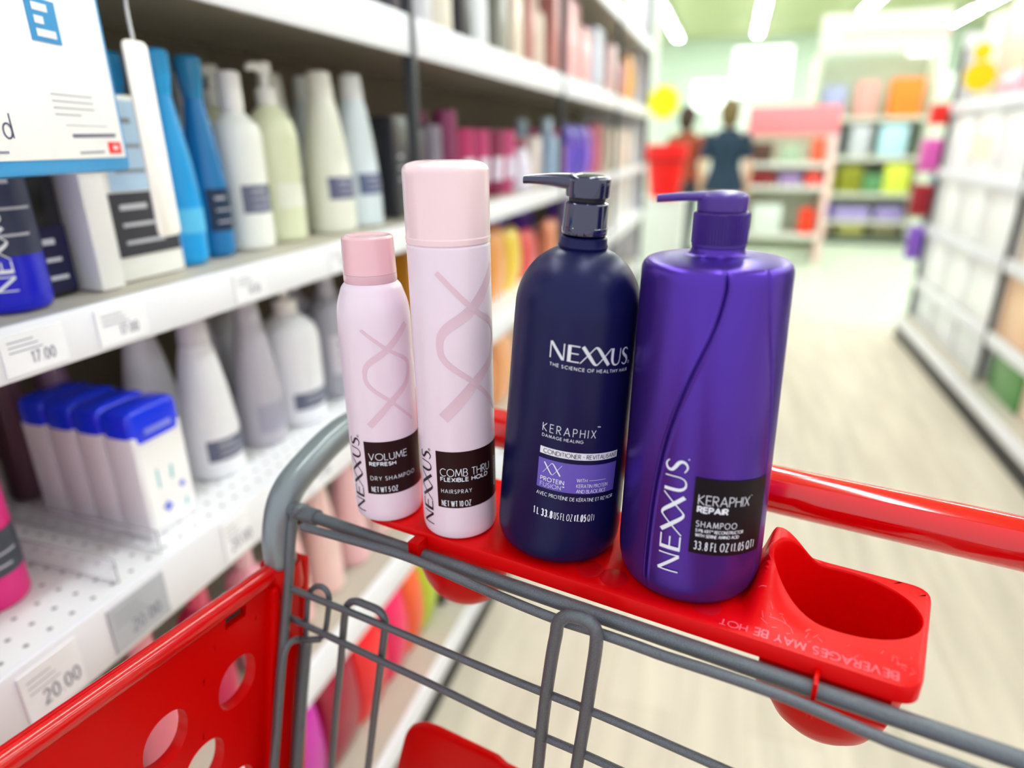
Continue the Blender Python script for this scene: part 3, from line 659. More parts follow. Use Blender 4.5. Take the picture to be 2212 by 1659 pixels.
# ---- blue-edged sign hanging off the upper shelf
d = Vector((-.049, .167, 0)).normalized(); ang = math.atan2(d.y, d.x)
sg = empty('shelf_sign', (-.571, .535, 1.228), (0, 0, ang)); BL = mat('sign_blue', (.0, .30, .72), .35, coat=.4)
bm = bmesh.new(); pts = fillet([(-.22, 0), (-.02, 0), (.0, 0), (.0, .19), (-.0, .21), (-.4, .21), (-.42, .0), (-.22, 0)], .012)
obj('frame', BX(-.40, .0, 0, .012, 0, .178, bev=.005), BL, sg)
pn = obj('panel', BX(-.39, -.0085, -.0012, .001, .0125, .168, bev=.0008), mat('sign_white', (.93, .93, .95), .4, emit=0), sg)
fs = lambda s, h: Vector((s, -.0016, h))
obj('logo_block', BX(-.104, -.069, -.0020, -.0012, .103, .135), mat('sign_logo_blue', (.0, .25, .60), .4), pn, smooth=False)
fl = lambda s, h: Vector((s, -.0024, h))
obj('logo_lettering', ribbons(bmesh.new(), [[(-.098, .1285, .0056), (-.080, .1285, .0056)], [(-.098, .1190, .0056), (-.087, .1190, .0056)], [(-.098, .1095, .0056), (-.075, .1095, .0056)]], fl, .1), WINK, pn, smooth=False)
st, w = text_strokes('d', .018, .075)
obj('large_letter', ribbons(bmesh.new(), shift(st, -.160, .029), fs, .1), M('3a3a68', .5), pn, smooth=False)
st = [[(-.21, .019, .0018), (-.160, .019, .0018)]]; obj('small_print', ribbons(bmesh.new(), st, fs, .1), M('8a8aa0', .5), pn, smooth=False)
st = [[(-.098, .064 - .0052 * i, .0012), (-.044 - .02 * (i == 3), .064 - .0052 * i, .0012)] for i in range(4)] + [[(-.088, .040, .0008), (-.03, .040, .0008)]]
obj('paragraph', ribbons(bmesh.new(), st, fs, .1), M('b4b4bc', .5), pn, smooth=False)
obj('code_line', ribbons(bmesh.new(), [[(-.082, .0315, .0030), (-.020, .0325, .0030)]], fs, .1), M('6a6880', .5), pn, smooth=False)
obj('footer_print', ribbons(bmesh.new(), [[(-.077, .0175, .0018), (-.042, .018, .0018)]], fs, .1), M('9a9aaa', .5), pn, smooth=False)
rb = obj('red_badge', BX(-.034, -.0155, -.0020, -.0012, .0165, .0265), M('ee2030', .4), pn, smooth=False)
obj('badge_mark', ribbons(bmesh.new(), [[(-.029, .0215, .004), (-.021, .0215, .004)]], fl, .1), M('f8c0c4', .5), pn, smooth=False)
obj('bracket', BX(-.16, -.12, .0122, .016, .15, .20, bev=.001), M('d8dadd', .3), sg)
tag(sg, 'white shelf sign with a blue edge, logo block and red badge, top left', 'sign')

# ================================================================== right-hand shelves
XR = 1.30
for i, (y, z, w, h, c, lb) in enumerate((
    (4.62, 1.08, .34, .30, 'fafbff', 'white pack, farthest on the second right shelf from the top'), (4.20, 1.08, .36, .31, 'fafbff', 'large white pack with faint peach mark, second right shelf from the top'), (3.78, 1.08, .34, .30, 'fafbff', 'white pack left of the grey upright, second right shelf'),
    (3.2, 1.08, .4, .3, 'fafbff', 'white pack right of the grey upright, second right shelf'), (2.7, 1.08, .4, .3, 'fafbff', 'white pack nearest the frame edge, second right shelf'),
    (4.60, .74, .34, .28, 'fafbff', 'white pack, farthest on the middle right shelf'), (4.18, .74, .36, .29, 'fafbff', 'bluish white pack on the middle right shelf'), (3.75, .74, .34, .28, 'fafbff', 'white pack left of the grey upright, middle right shelf'),
    (3.2, .74, .4, .28, 'f4e2d2', 'cream pack right of the grey upright, middle right shelf'), (2.7, .74, .4, .28, 'fafbff', 'white pack nearest the frame edge, middle right shelf'),
    (4.60, .40, .34, .28, 'fafbff', 'bluish pack, farthest on the fourth right shelf'), (4.18, .40, .36, .28, 'fafbff', 'pale grey pack on the fourth right shelf'), (3.75, .40, .34, .28, 'fafbff', 'white pack left of the grey upright, fourth right shelf'),
    (3.25, .40, .34, .28, 'f6c8a0', 'peach pack right of the grey upright, fourth right shelf'), (2.8, .40, .36, .28, 'f0e8e8', 'pinkish white pack on the fourth right shelf'),
    (4.60, .15, .34, .2, 'e6eaee', 'pale blue-white pack, farthest on the base shelf'), (4.18, .15, .36, .2, 'e8eaf0', 'pale pack, middle of the base shelf'), (3.75, .15, .34, .2, 'e4e8ec', 'pale pack left of the grey upright, base shelf'),
    (3.22, .15, .3, .2, '4a9040', 'green pack on the right-hand base shelf'), (2.85, .15, .3, .2, 'f0d0b8', 'peach pack beside the green pack, base shelf'))):
    prod('box', 'product_pack', 'product pack', lb, XR, y, z, (w * 1.13, .12), h, c, side=1, lab=('f6e2d0' if i == 1 else None), labz=(.2, .6), marks=False)
for i, (y, w, h, c, lb) in enumerate(((4.62, .30, .44, 'f6e8d8', 'tall cream carton at the far end of the right top shelf'), (4.24, .34, .50, 'f4dcc8', 'tall peach carton behind the yellow tags'), (3.82, .36, .62, 'f6ddc8', 'tallest peach carton on the right top shelf'), (3.35, .4, .66, 'f8e0d0', 'pale peach carton right of the tallest one, top shelf'), (2.9, .36, .3, 'c04070', 'plum carton at the right edge of the top shelf'))):
    prod('box', 'carton', 'box', lb, XR + .06, y, 1.445, (w, .12), h, c, side=1)
prod('bag', 'refill_pouch', 'pouch', 'coral pouch in front of the peach cartons on the right', XR - .05, 3.62, 1.445, (.34, .06), .16, 'f88070', side=1)
prod('bag', 'refill_pouch', 'pouch', 'light pink pouch in front of the peach cartons on the right', XR - .045, 4.0, 1.445, (.3, .08), .11, 'f8c8dc', side=1)
def round_tag(p, r, label):
    o = empty('price_tag', p, (0, 0, 0))
    bm = bmesh.new(); n = 36
    poly = [(r * math.cos(2 * PI * i / n), r * math.sin(2 * PI * i / n)) for i in range(n)]
    obj('disc', prism(bm, poly, -.004, .004, 'y'), M('ffe000', .5), o, angle=30)
    obj('clip', BX(-.012, .012, .004, .03, -r * .5, r * .3), M('d0d4d8', .4), o, smooth=False)
    tag(o, label, 'tag')
round_tag((1.205, 4.36, 1.558), .074, 'large round yellow tag on the right top shelf')
round_tag((1.195, 4.36, 1.675), .042, 'small round yellow tag above the large one')
for (y, z, w, h, c, lb) in ((4.93, 1.33, .12, .12, 'f02a20', 'bright red pack hanging at the end of the right shelving'), (4.93, 1.05, .14, .2, 'e060b8', 'magenta pack hanging at the end of the right shelving'), (4.93, .78, .15, .2, 'a01828', 'dark red pack hanging at the end of the right shelving'), (4.93, .5, .1, .22, '8a5ac8', 'violet pack hanging at the end of the right shelving')):
    o = empty('hanging_pack', (1.20, y, z), (0, 0, 0)); bm = BX(-w / 2, w / 2, -.03, .03, 0, h, bev=.012)
    obj('pack', bm, M(c, .4), o); obj('hook', tube(bmesh.new(), [(0, .03, h - .02), (.03, .045, h - .01), (.13, .045, h - .01), (.16, .03, h - .01)], .004), M('b0b4b8', .3), o); tag(o, lb, 'pack')

# ================================================================== far end of the store
def rect_thing(name, cat, label, p, parts):
    o = empty(name, p)
    for (n, b, m) in parts: obj(n, BX(*b, bev=.004), m, o)
    tag(o, label, cat); return o
WH = M('d8ded6', .5)
# white column and red bin on a stand with a yellow burst tag
rect_thing('column', 'column', 'broad white square column beyond the left shelving', (-1.35, 8.2, 0), [('shaft', (-.42, .42, -.3, .3, .0, 4.3), WH), ('base_trim', (-.45, .45, -.33, .33, 0, .12), M('c8ccc8', .5))])
st = rect_thing('display_stand', 'display stand', 'white low stand carrying the red bin', (-.50, 5.62, 0), [('cabinet', (-.17, .17, -.14, .14, .06, .80), WH), ('plinth', (-.15, .15, -.12, .12, 0, .06), M('9a9ea0', .5)), ('top', (-.18, .18, -.15, .15, .80, .82), WH)])
o = empty('red_bin', (-.50, 5.60, .82)); bm = bmesh.new()
poly = [(.10, 0), (.12, .0), (.145, .30), (.15, .42)]
lathe(bm, fillet([(0, 0), (.11, 0), (.14, .27), (.155, .29), (.158, .40), (.148, .41), (.13, .27), (.1, .02), (0, .02)], .008, 2), 36, sx=1.05, sy=.8)
obj('tub', bm, mat('bright_red_bin', (.85, .0, .0), .35), o); obj('rim', lathe(bmesh.new(), [(.150, .27), (.163, .275), (.163, .31), (.150, .315)], 36, sx=1.05, sy=.8), mat('dark_red_rim', (.5, .0, .0), .4), o)
tag(o, 'glossy red bin on the white stand at the end of the left shelving', 'bin')
o = empty('burst_tag', (-.54, 5.48, 1.23)); bm = bmesh.new(); n = 16
poly = [((.125 if i % 2 else .105) * math.cos(2 * PI * i / n) , .30 + (.125 if i % 2 else .105) * math.sin(2 * PI * i / n) * 1.05) for i in range(n)]
obj('card', prism(bm, poly, -.004, .004, 'y'), M('ffff00', .5), o, smooth=False); obj('pole', tube(bmesh.new(), [(0, .01, .0), (0, .01, .2)], .006, smooth=False), M('d0d4d8', .3), o)
tag(o, 'bright yellow burst-shaped tag on a thin pole above the red bin', 'tag')

def person(x, y, rot, hgt, top, hair, legs, label, skin='e0b498', skirt=True):
    root = empty('person', (x, y, 0), (0, 0, rot)); k = hgt / 1.70
    me = bpy.data.meshes.new('body'); V = []; E = []; RR = []
    def add(p, r, par=None):
        V.append(tuple(c * k for c in p)); RR.append(r * k)
        if par is not None: E.append((par, len(V) - 1))
        return len(V) - 1
    pel = add((0, 0, .93), .115); wa = add((0, 0, 1.08), .10, pel); ch = add((0, 0, 1.28), .125, wa); nk = add((0, .0, 1.43), .055, ch); n2 = add((0, .0, 1.49), .05, nk); hd = add((0, -.01, 1.56), .085, n2); h2 = add((0, -.01, 1.63), .075, hd)
    for s in (-1, 1):
        sh = add((s * .17, 0, 1.37), .06, ch); el = add((s * .23, .03, 1.10), .042, sh); wr = add((s * .24, -.04, .86), .028, el); pm = add((s * .24, -.05, .80), .032, wr)
        for j in range(4):
            f1 = add((s * .24, -.05 - .026 + j * .018, .755), .009, pm); add((s * .235, -.055 - .026 + j * .018, .715 - .008 * (j in (1, 2))), .008, f1)
        t1 = add((s * .225, -.085, .785), .010, pm); add((s * .215, -.095, .755), .009, t1)
        hp = add((s * .09, 0, .88), .095, pel); kn = add((s * .1, -.01, .49), .06, hp); ak = add((s * .1, .02, .09), .038, kn); add((s * .11, -.10, .035), .034, ak)
    me.from_pydata(V, E, []); b = bpy.data.objects.new('body', me); C.objects.link(b); b.parent = root
    m = b.modifiers.new('skin', 'SKIN'); me.skin_vertices or None
    for i, r in enumerate(RR): me.skin_vertices[0].data[i].radius = (r, r)
    me.skin_vertices[0].data[0].use_root = True
    sub = b.modifiers.new('sub', 'SUBSURF'); sub.levels = 1; sub.render_levels = 1; me.materials.append(M(skin, .5))
    for f in me.polygons: f.use_smooth = True
    prof = [(.20, .80 if skirt else .90), (.185, .90), (.16, .98), (.135, 1.08), (.155, 1.22), (.16, 1.33), (.12, 1.41), (.065, 1.45)]
    obj('top_garment', lathe(bmesh.new(), [(a * k, z * k) for a, z in prof], 28, sx=1.12, sy=.82), M(top, .7), root)
    for s in (-1, 1): obj('sleeve', tube(bmesh.new(), [(s * .15 * k, 0, 1.385 * k), (s * .19 * k, 0, 1.30 * k), (s * .225 * k, .02 * k, 1.15 * k)], [.07 * k, .066 * k, .056 * k], 14), M(top, .7), root)
    if legs:
        for s in (-1, 1): obj('trouser_leg', tube(bmesh.new(), [(s * .08 * k, 0, .93 * k), (s * .1 * k, -.01 * k, .5 * k), (s * .1 * k, .02 * k, .08 * k)], [.11 * k, .075 * k, .06 * k], 14), M(legs, .7), root)
    for s in (-1, 1): obj('shoe', BX(s * .11 * k - .045, s * .11 * k + .045, -.17 * k, .07 * k, 0, .075, bev=.025), M('30303a', .5), root)
    bm = bmesh.new(); bmesh.ops.create_icosphere(bm, subdivisions=3, radius=.105 * k)
    for v in bm.verts: v.co = Vector((v.co.x, v.co.y * 1.08 + .022 * k, v.co.z * 1.15 + 1.625 * k - (.06 * k if v.co.y > .02 and v.co.z < 0 else 0)))
    obj('hair', bm, M(hair, .6), root); tag(root, label, 'person'); return root
person(-.06, 7.2, PI, 1.60, '0c2a40', '6a5a34', None, 'person in a dark teal blue knee-length dress seen from behind, standing in the aisle')
person(-.50, 7.9, PI * .9, 1.58, '8a3a1c', '3a2418', '2c3040', 'person in a rust brown top and dark trousers beside the teal dress', skirt=False)

# pink-headed rack
def rack(name, label, x, y, w, d, hh, header, posts, shelves, mheader, mpost, mshelf):
    o = empty(name, (x, y, 0))
    hb = obj('header', BX(-w / 2, w / 2, -d / 2, -d / 2 + .04, hh - header, hh, bev=.006), mheader, o)
    for s in (-1, 1): obj('side_panel', BX(s * w / 2 - .03 * s - .03, s * w / 2 - .03 * s + .03, -d / 2, d / 2, 0, hh - header, bev=.004), mpost, o)
    for z in shelves: obj('shelf', BX(-w / 2 + .05, w / 2 - .05, -d / 2 + .01, d / 2, z - .05, z, bev=.004), mshelf, o)
    obj('back', BX(-w / 2 + .05, w / 2 - .05, d / 2 - .02, d / 2, 0.05, hh - header), M('c4d0b8', .6), o)
    tag(o, label, 'display rack'); return o
rack('promotion_rack', 'free-standing rack with a pale pink header in the cross aisle', .56, 7.9, .88, .4, 1.58, .28, 2, (.30, .80, 1.03), M('f48a92', .5), M('f6d4cc', .5), M('e8e8e0', .5))
for i, (x, z, w, h, c, lb) in enumerate(((-.26, 1.03, .2, .2, '5a3c30', 'brown pack upper left on the pink-headed rack'), (.02, 1.03, .2, .17, 'a8c0a4', 'sage pack upper middle on the pink-headed rack'), (.28, 1.03, .12, .24, 'e8603c', 'orange red pack upper right on the pink-headed rack'),
    (-.24, .80, .26, .13, '8c1c24', 'wine red pack middle left on the pink-headed rack'), (.04, .80, .22, .12, '9c80b4', 'mauve pack centre on the pink-headed rack'), (.27, .80, .14, .13, 'f05048', 'red pack middle right on the pink-headed rack'), (.26, .30, .14, .26, 'f4380c', 'vermilion pack low right on the pink-headed rack'), (-.15, .30, .3, .3, 'dfeae2', 'pale mint pack low left on the pink-headed rack'))):
    o = obj('display_pack', BX(-w / 2, w / 2, -.07, .07, 0, h, bev=.01), M(c, .5)); o.location = (.56 + x, 7.79, z); tag(o, lb, 'pack')
# tall display
T = rack('tall_display', 'tall white display with a rose lettered header at the far end', 1.53, 9.6, 1.34, .5, 2.62, .42, 2, (.29, .62, 1.05, 1.5), M('e6e2dc', .6), M('d8dcc8', .6), M('e0e0d0', .5))
bm = ribbons(bmesh.new(), shift(text_strokes('______', .10, .8, .1)[0], -.45, 2.36), lambda s, h: Vector((s, -.262, h)), .5)
obj('header_lettering', bm, M('f0c0c4', .5), T, smooth=False)
k = 0
for row, (z, items) in enumerate(((1.5, ((-.42, .26, .36, 'a8aed4', 'periwinkle'), (-.06, .24, .40, 'e8a8a0', 'salmon'), (.36, .34, .42, 'ff8a28', 'orange'))),
                 (1.05, ((-.42, .24, .34, '8ca4d0', 'cornflower blue'), (-.06, .22, .36, 'c8ccd4', 'silver grey'), (.3, .3, .36, 'bce4f0', 'icy blue'))),
                 (.62, ((-.42, .26, .26, 'c8bc10', 'mustard'), (-.1, .26, .32, '8a8c18', 'olive'), (.16, .22, .22, '5c9460', 'leaf green'), (.42, .28, .34, 'dce84c', 'lime'))),
                 (.29, ((-.40, .26, .2, '5a30c0', 'violet'), (-.02, .4, .15, 'a898d4', 'lavender'), (.40, .3, .16, '9c8cc8', 'lilac'))),
                 (.10, ((-.38, .3, .13, '8c7a5c', 'brown'), (.0, .3, .12, 'a8a454', 'khaki'), (.38, .3, .13, '7a7450', 'dark olive'))))):
    for x, w, h, c, cn in items:
        o = obj('display_pack', BX(-w / 2, w / 2, -.09, .09, 0, h, bev=.012), M(c, .5)); o.location = (1.53 + x, 9.46, z + .001)
        tag(o, '%s pack on the %s of the tall display' % (cn, ['top shelf', 'second shelf', 'third shelf', 'fourth shelf', 'bottom'][row]), 'pack')
obj('plinth', BX(-.67, .67, -.27, .25, .0, .10), M('5c6458', .6), T, smooth=False)
rect_thing('end_display', 'display', 'dark narrow display with blue packs right of the tall display', (2.36, 9.2, 0), [('post', (-.07, .07, -.1, .1, 0, 1.2), M('6a5c68', .5)), ('blue_pack', (-.1, .1, -.16, -.1, .55, .85), M('4a90c8', .5)), ('base', (-.12, .12, -.15, .15, 0, .08), M('70786c', .5))])
for i, (x, y, w, h, c, lb) in enumerate(((-2.6, 12., 1.6, 1.7, 'd8e4dc', 'low pale green fixture far left in the cross aisle'), (.6, 14., 2.2, 1.55, 'dfe8e0', 'low pale fixture behind the pink-headed rack'), (3.8, 13., 1.8, 1.9, 'd4dccc', 'grey green fixture far right beyond the shelving'), (6., 10., 1.6, 1.8, 'e4dccf', 'cream fixture at the far right'))):
    rect_thing('store_fixture', 'fixture', lb, (x, y, 0), [('body', (-w / 2, w / 2, -.3, .3, .1, h), M(c, .6)), ('base', (-w / 2 + .03, w / 2 - .03, -.27, .27, 0, .1), M('90988c', .6)), ('header', (-w / 2, w / 2, -.32, -.26, h, h + .3), M('f2f6f2', .5))])

# ================================================================== shopping cart
ZT = .983                                            # top of the tray
cart = empty('shopping_cart', (ORG.x, ORG.y, 0), (0, 0, AA))
tag(cart, 'red plastic and grey wire shopping cart carrying the four hair care bottles', 'shopping cart')
A0, B0 = -0.115, 0.36
def c3(a, b, z): return Vector((a - A0, b - B0, z))
def cpix(px, py, b): p = cb(px, py, b); return c3(p.x, p.y, p.z)

# --- handle
AL, AR = -.400, .153
bm = tube(bmesh.new(), [c3(AL + .012, .478, 1.0), c3(AR - .012, .478, 1.0)], .0182, 40, smooth=False)
hd = obj('handle', bm, mat('red_gloss_handle', (.66, .0, .002), .12, coat=.7, var=.02), cart)
for s, a in ((-1, AL), (1, AR)):
    obj('end_collar', lathe(bmesh.new(), [(0, -.014), (.022, -.014), (.0235, -.01), (.0235, .01), (.022, .014), (0, .014)], 32), RED, hd).matrix_local = Matrix.Translation(c3(a + s * -.006, .478, 1.0)) @ Matrix.Rotation(PI / 2, 4, 'Y')
# --- frame tubes
for a in (AL, AR):
    bm = tube(bmesh.new(), [c3(a, .311, .896), c3(a, .3115, .91), c3(a, .313, .942), c3(a, .325, .972), c3(a, .352, .989), c3(a, .403, 1.004), c3(a, .470, 1.0)], .0132, 24, n=8)
    ft = obj('frame_tube', bm, STEELB, cart)
    if a == AL:
        obj('weld_patch', lathe(bmesh.new(), [(0, -.003), (.008, -.003), (.009, 0), (.008, .003), (0, .003)], 16), M('5a4a2c', .7), ft).matrix_local = Matrix.Translation(c3(a + .0125, .331, .957)) @ Matrix.Rotation(PI / 2, 4, 'Y')
# --- chassis under the basket
for a in (AL + .03, AR - .03):
    obj('leg', tube(bmesh.new(), [c3(a, .235, .62), c3(a, .20, .40), c3(a, .15, .22), c3(a, -.35, .20)], .013, 16), STEELB, cart)
    for b in (.18, -.33):
        ck = obj('caster_fork', BX(-.016, .016, -.02, .02, .06, .205, bev=.004), STEELB, cart); ck.location = c3(a, b, 0)
        wbm = lathe(bmesh.new(), fillet([(0, -.013), (.055, -.013), (.06, -.009), (.06, .009), (.055, .013), (0, .013)], .003, 2), 32)
        wl = obj('wheel', wbm, BLACK, ck); wl.matrix_local = Matrix.Translation((0, 0, .0605)) @ Matrix.Rotation(PI / 2, 4, 'Y')
for b in (.12, -.3): obj('cross_bar', tube(bmesh.new(), [c3(AL + .03, b, .21), c3(AR - .03, b, .21)], .011, 12, smooth=False), STEELB, cart)

# --- perforated side panels
def side_panel(a, sgn):
    th = .011; bm = bmesh.new(); x0, x1 = a - th / 2, a + th / 2
    def vpair(b, z): return bm.verts.new(c3(x0, b, z)), bm.verts.new(c3(x1, b, z))
    def quadcell(b0, b1, z0, z1, hole=None, hc=None, hr=None):
        if hole is None:
            box(bm, x0 - A0, x1 - A0, b0 - B0, b1 - B0, z0, z1); return
        n = 32; O = []; I = []
        cx, cz = hc
        for i in range(n):
            t = 2 * PI * i / n + PI / n; c, s = math.cos(t), math.sin(t)
            kx = ((b1 - cx) / c if c > 0 else (b0 - cx) / c) if abs(c) > 1e-6 else 9
            kz = ((z1 - cz) / s if s > 0 else (z0 - cz) / s) if abs(s) > 1e-6 else 9
            k = min(kx, kz)
            O.append(vpair(cx + k * c, cz + k * s))
            if hole == 'oval':
                q = hr[0] * math.copysign(abs(c) ** .9, c); w = hr[1] * math.copysign(abs(s) ** .9, s); I.append(vpair(cx + q, cz + w))
            else:
                m_ = min(hr[0] / max(abs(c), 1e-6), hr[1] / max(abs(s), 1e-6)); I.append(vpair(cx + m_ * c, cz + m_ * s))
        for i in range(n):
            j = (i + 1) % n
            bm.faces.new((O[i][1], O[j][1], I[j][1], I[i][1])); bm.faces.new((O[j][0], O[i][0], I[i][0], I[j][0])); bm.faces.new((I[i][1], I[j][1], I[j][0], I[i][0]))
    bR, bL = .330, -.62
    # slot row
    quadcell(.279, bR, .886, .913); quadcell(.239, .279, .886, .913, 'rect', (.2586, .9015), (.0098, .0052)); quadcell(bL, .239, .886, .913)
    quadcell(bL, bR, .869, .886)
    for r_, (zc, off) in enumerate(((.8435, .261), (.7925, .2310), (.7415, .261), (.6905, .2310), (.6395, .261))):
        bc = off; quadcell(bc + .0315, bR, zc - .0255, zc + .0255)
        while bc - .0315 > bL:
            if r_ == 0 and bc < .17: break
            quadcell(bc - .0315, bc + .0315, zc - .0255, zc + .0255, 'oval', (bc, zc), (.0178, .0205)); bc -= .063
        if bc + .0315 > bL: quadcell(bL, bc + .0315, zc - .0255, zc + .0255)
    quadcell(bL, bR, .59, .6140)
    bmesh.ops.remove_doubles(bm, verts=bm.verts[:], dist=1e-5)
    for v in bm.verts: v.co.y += .205 * (v.co.z - .905)
    p = obj('side_panel', bm, RED, cart, angle=30)
    obj('top_rim', tube(bmesh.new(), [c3(a, bL, .912), c3(a, .2, .912), c3(a, .309, .9125)], .0088, 16, smooth=False), mat('red_gloss_rim', (.60, .0, .0005), .22, coat=.35), p)
    obj('corner_post', tube(bmesh.new(), [c3(a, .272, .60), c3(a, .312, .80), c3(a, .332, .908)], [.0085, .0085, .0075], 16), RED, p)
    # rib on the inner face and the socket the frame tube goes into
    rbm = BX(a + sgn * .007 - .005 - A0, a + sgn * .007 + .005 - A0, .291 - B0, .299 - B0, .62, .905, bev=.003)
    for v in rbm.verts: v.co.y += .205 * (v.co.z - .905)
    obj('rib', rbm, RED, p)
    obj('tube_socket', lathe(bmesh.new(), [(.0132, .892), (.0155, .892), (.0165, .896), (.0165, .911), (.0165, .917), (.0134, .917)], 28, cx=a - A0, cy=.311 - B0), RED, p)
    if sgn > 0: obj('slot_insert', BX(a - .004 - A0, a - .001 - A0, .246 - B0, .272 - B0, .894, .908), M('3c3c3e', .8, bump=1.), p)
    return p
side_panel(AL, 1); side_panel(AR, -1)

# --- wires of the child seat gate
def wire(name, pts, r, b=None, seg=12, n=5, smooth=True, m=STEEL):
    P = [cpix(x, y, bb) if not isinstance(bb, Vector) else bb for x, y, bb in ((q if len(q) == 3 else (q[0], q[1], b)) for q in pts)]
    return obj(name, tube(bmesh.new(), P, r, seg, smooth, n), m, cart)
rod = obj('support_rod', tube(bmesh.new(), [c3(AL, .3215, .9665), c3(-.26, .3200, .9668), c3(0, .3200, .9668), c3(AR, .3200, .9668)], .0050, 24, n=10), STEEL, cart)
obj('rod_sleeve', tube(bmesh.new(), [c3(AL, .3215, .9665), c3(AL + .040, .3213, .9665)], .0068, 20, smooth=False), STEEL, rod)
wire('gate_top_wire', [(654, 1138), (812, 1182), (898, 1210), (1018, 1262), (1100, 1297), (1203, 1338), (1293, 1367), (1371, 1394), (1440, 1419), (1560, 1458), (1712, 1512), (1918, 1600), (2083, 1660), (2240, 1722)], .0033, .3075, 14)
wire('gate_wire', [(607, 1263), (780, 1332), (940, 1399), (1120, 1474), (1300, 1546), (1520, 1642), (1800, 1764), (2150, 1910)], .0028, .303)
wire('gate_wire', [(604, 1323), (760, 1398), (940, 1482), (1110, 1564), (1272, 1634), (1500, 1740), (1800, 1880), (2100, 2020)], .0028, .303)
def down(p, d, x=0): q = p + Vector((x, 0, -d)); return q
def vwire(pts, r, b, tail=None, seg=12, n=6):
    P = [cpix(x, y, bb) for x, y, bb in ((q if len(q) == 3 else (q[0], q[1], b)) for q in pts)]
    if tail: P = [P[0] + (P[0] - P[1]).normalized() * tail[0]] * (tail[0] > 0) + P + [P[-1] + (P[-1] - P[-2]).normalized() * tail[1]] * (tail[1] > 0)
    return obj('gate_upright_wire', tube(bmesh.new(), P, r, seg, True, n), STEEL, cart)
AV = -.3835
P_ = [cpix(668, 1124, .335), cpix(658, 1101, .327), cpix(645, 1099, .318)] + [c3(*ca(x, y, AV)) for x, y in ((633, 1124), (628, 1180), (623, 1260), (613, 1380), (603, 1500), (593, 1640))]
obj('gate_upright_wire', tube(bmesh.new(), P_ + [P_[-1] + (P_[-1] - P_[-2]).normalized() * .16], .0040, 12, n=6), STEEL, cart)
P_ = [ca(x, y, -.386) for x, y in ((661, 1388), (653, 1480), (646, 1570), (640, 1655))]; P_ = [c3(*p) for p in P_]
obj('gate_side_post', tube(bmesh.new(), P_ + [P_[-1] + (P_[-1] - P_[-2]) * 1.6], .0056, 14), STEEL, cart)
P_ = [cpix(692, 1380, .306), cpix(668, 1382, .303)] + [c3(*ca(x, y, -.3795)) for x, y in ((648, 1381), (632, 1384), (620, 1396), (613, 1416), (607, 1460), (600, 1560), (592, 1640))]
obj('gate_upright_wire', tube(bmesh.new(), P_ + [P_[-1] + (P_[-1] - P_[-2]).normalized() * .16], .0029, 12, n=6), STEEL, cart)
vwire([(659, 1392, .309), (663, 1330, .309), (666, 1290, .309), (675, 1272, .309), (690, 1266, .309), (704, 1274, .309), (711, 1292, .309), (708, 1330, .309), (702, 1366, .309), (690, 1381, .309)], .0024, .309)
vwire([(717, 1650), (727, 1520), (737, 1420), (745, 1330), (752, 1306), (768, 1299), (792, 1307), (818, 1319), (831, 1338), (831, 1365), (823, 1430), (808, 1550), (796, 1650)], .0031, .309, (.16, .16))
vwire([(1163, 1650), (1176, 1530), (1192, 1420), (1201, 1372), (1206, 1345), (1224, 1331), (1252, 1334), (1277, 1347), (1288, 1368), (1287, 1400), (1278, 1460), (1264, 1550), (1247, 1650)], .0043, .3015, (.16, .16), n=7)

# --- red seat flap behind the wires
bm = bmesh.new(); pts = [(.09, .50), (.09, .762), (-.200, .764), (-.206, .7685), (-.270, .7685), (-.286, .765), (-.297, .757), (-.303, .745), (-.316, .70), (-.345, .50)]
prism(bm, fillet([(a - A0, z) for a, z in pts][::-1], .006, 3), .337 - B0, .346 - B0, 'y', bev=.0025)
fl = obj('seat_flap', bm, RED, cart)

# --- tray with cup holder
HC = (.0180, .3835); HR = (.0430, .0325)
def sm(e0, e1, x): t = min(1, max(0, (x - e0) / (e1 - e0))); return t * t * (3 - 2 * t)
def topz(a, b):
    peak = sm(-.0365, -.0258, a) * (1 - sm(-.0250, .010, a)) * sm(.330, .386, b) * (1 - sm(.408, .421, b))
    return ZT + .025 * peak + .0022 * sm(-.034, -.02, a) * sm(.325, .345, b)
outline = fillet([(.02, .3250), (.0590, .3250), (.0675, .4215), (.0, .4215), (-.313, .4215), (-.313, .3250), (.02, .3250)], .013, 8)
def resample(P, n):
    P = [Vector(p) for p in P]; Ls = [0]
    for a, b in zip(P, P[1:]): Ls.append(Ls[-1] + (b - a).length)
    out = []; k = 0
    for i in range(n):
        t = Ls[-1] * i / n
        while Ls[k + 1] < t: k += 1
        out.append(P[k].lerp(P[k + 1], (t - Ls[k]) / (Ls[k + 1] - Ls[k])))
    return out
HCV = Vector(HC)
ang_a = [(math.atan2(p.y - HC[1], p.x - HC[0])) % (2 * PI) for p in resample(outline, 220)] + [2 * PI * (i + .37) / 240 for i in range(240)]
ang_a.sort(); angs = [ang_a[0]]
for a in ang_a[1:]:
    if a - angs[-1] > .0022: angs.append(a)
def hit(a):
    d = Vector((math.cos(a), math.sin(a))); best = None
    for p, q in zip(outline, outline[1:] + outline[:1]):
        p, q = Vector(p), Vector(q); e = q - p; den = d.x * e.y - d.y * e.x
        if abs(den) < 1e-12: continue
        w_ = p - HCV; t = (w_.x * e.y - w_.y * e.x) / den; u_ = (w_.x * d.y - w_.y * d.x) / den
        if t > 0 and -1e-6 <= u_ <= 1 + 1e-6 and (best is None or t < best): best = t
    return HCV + d * best
OUT = [hit(a) for a in angs]; NT = len(angs)
RIM = []
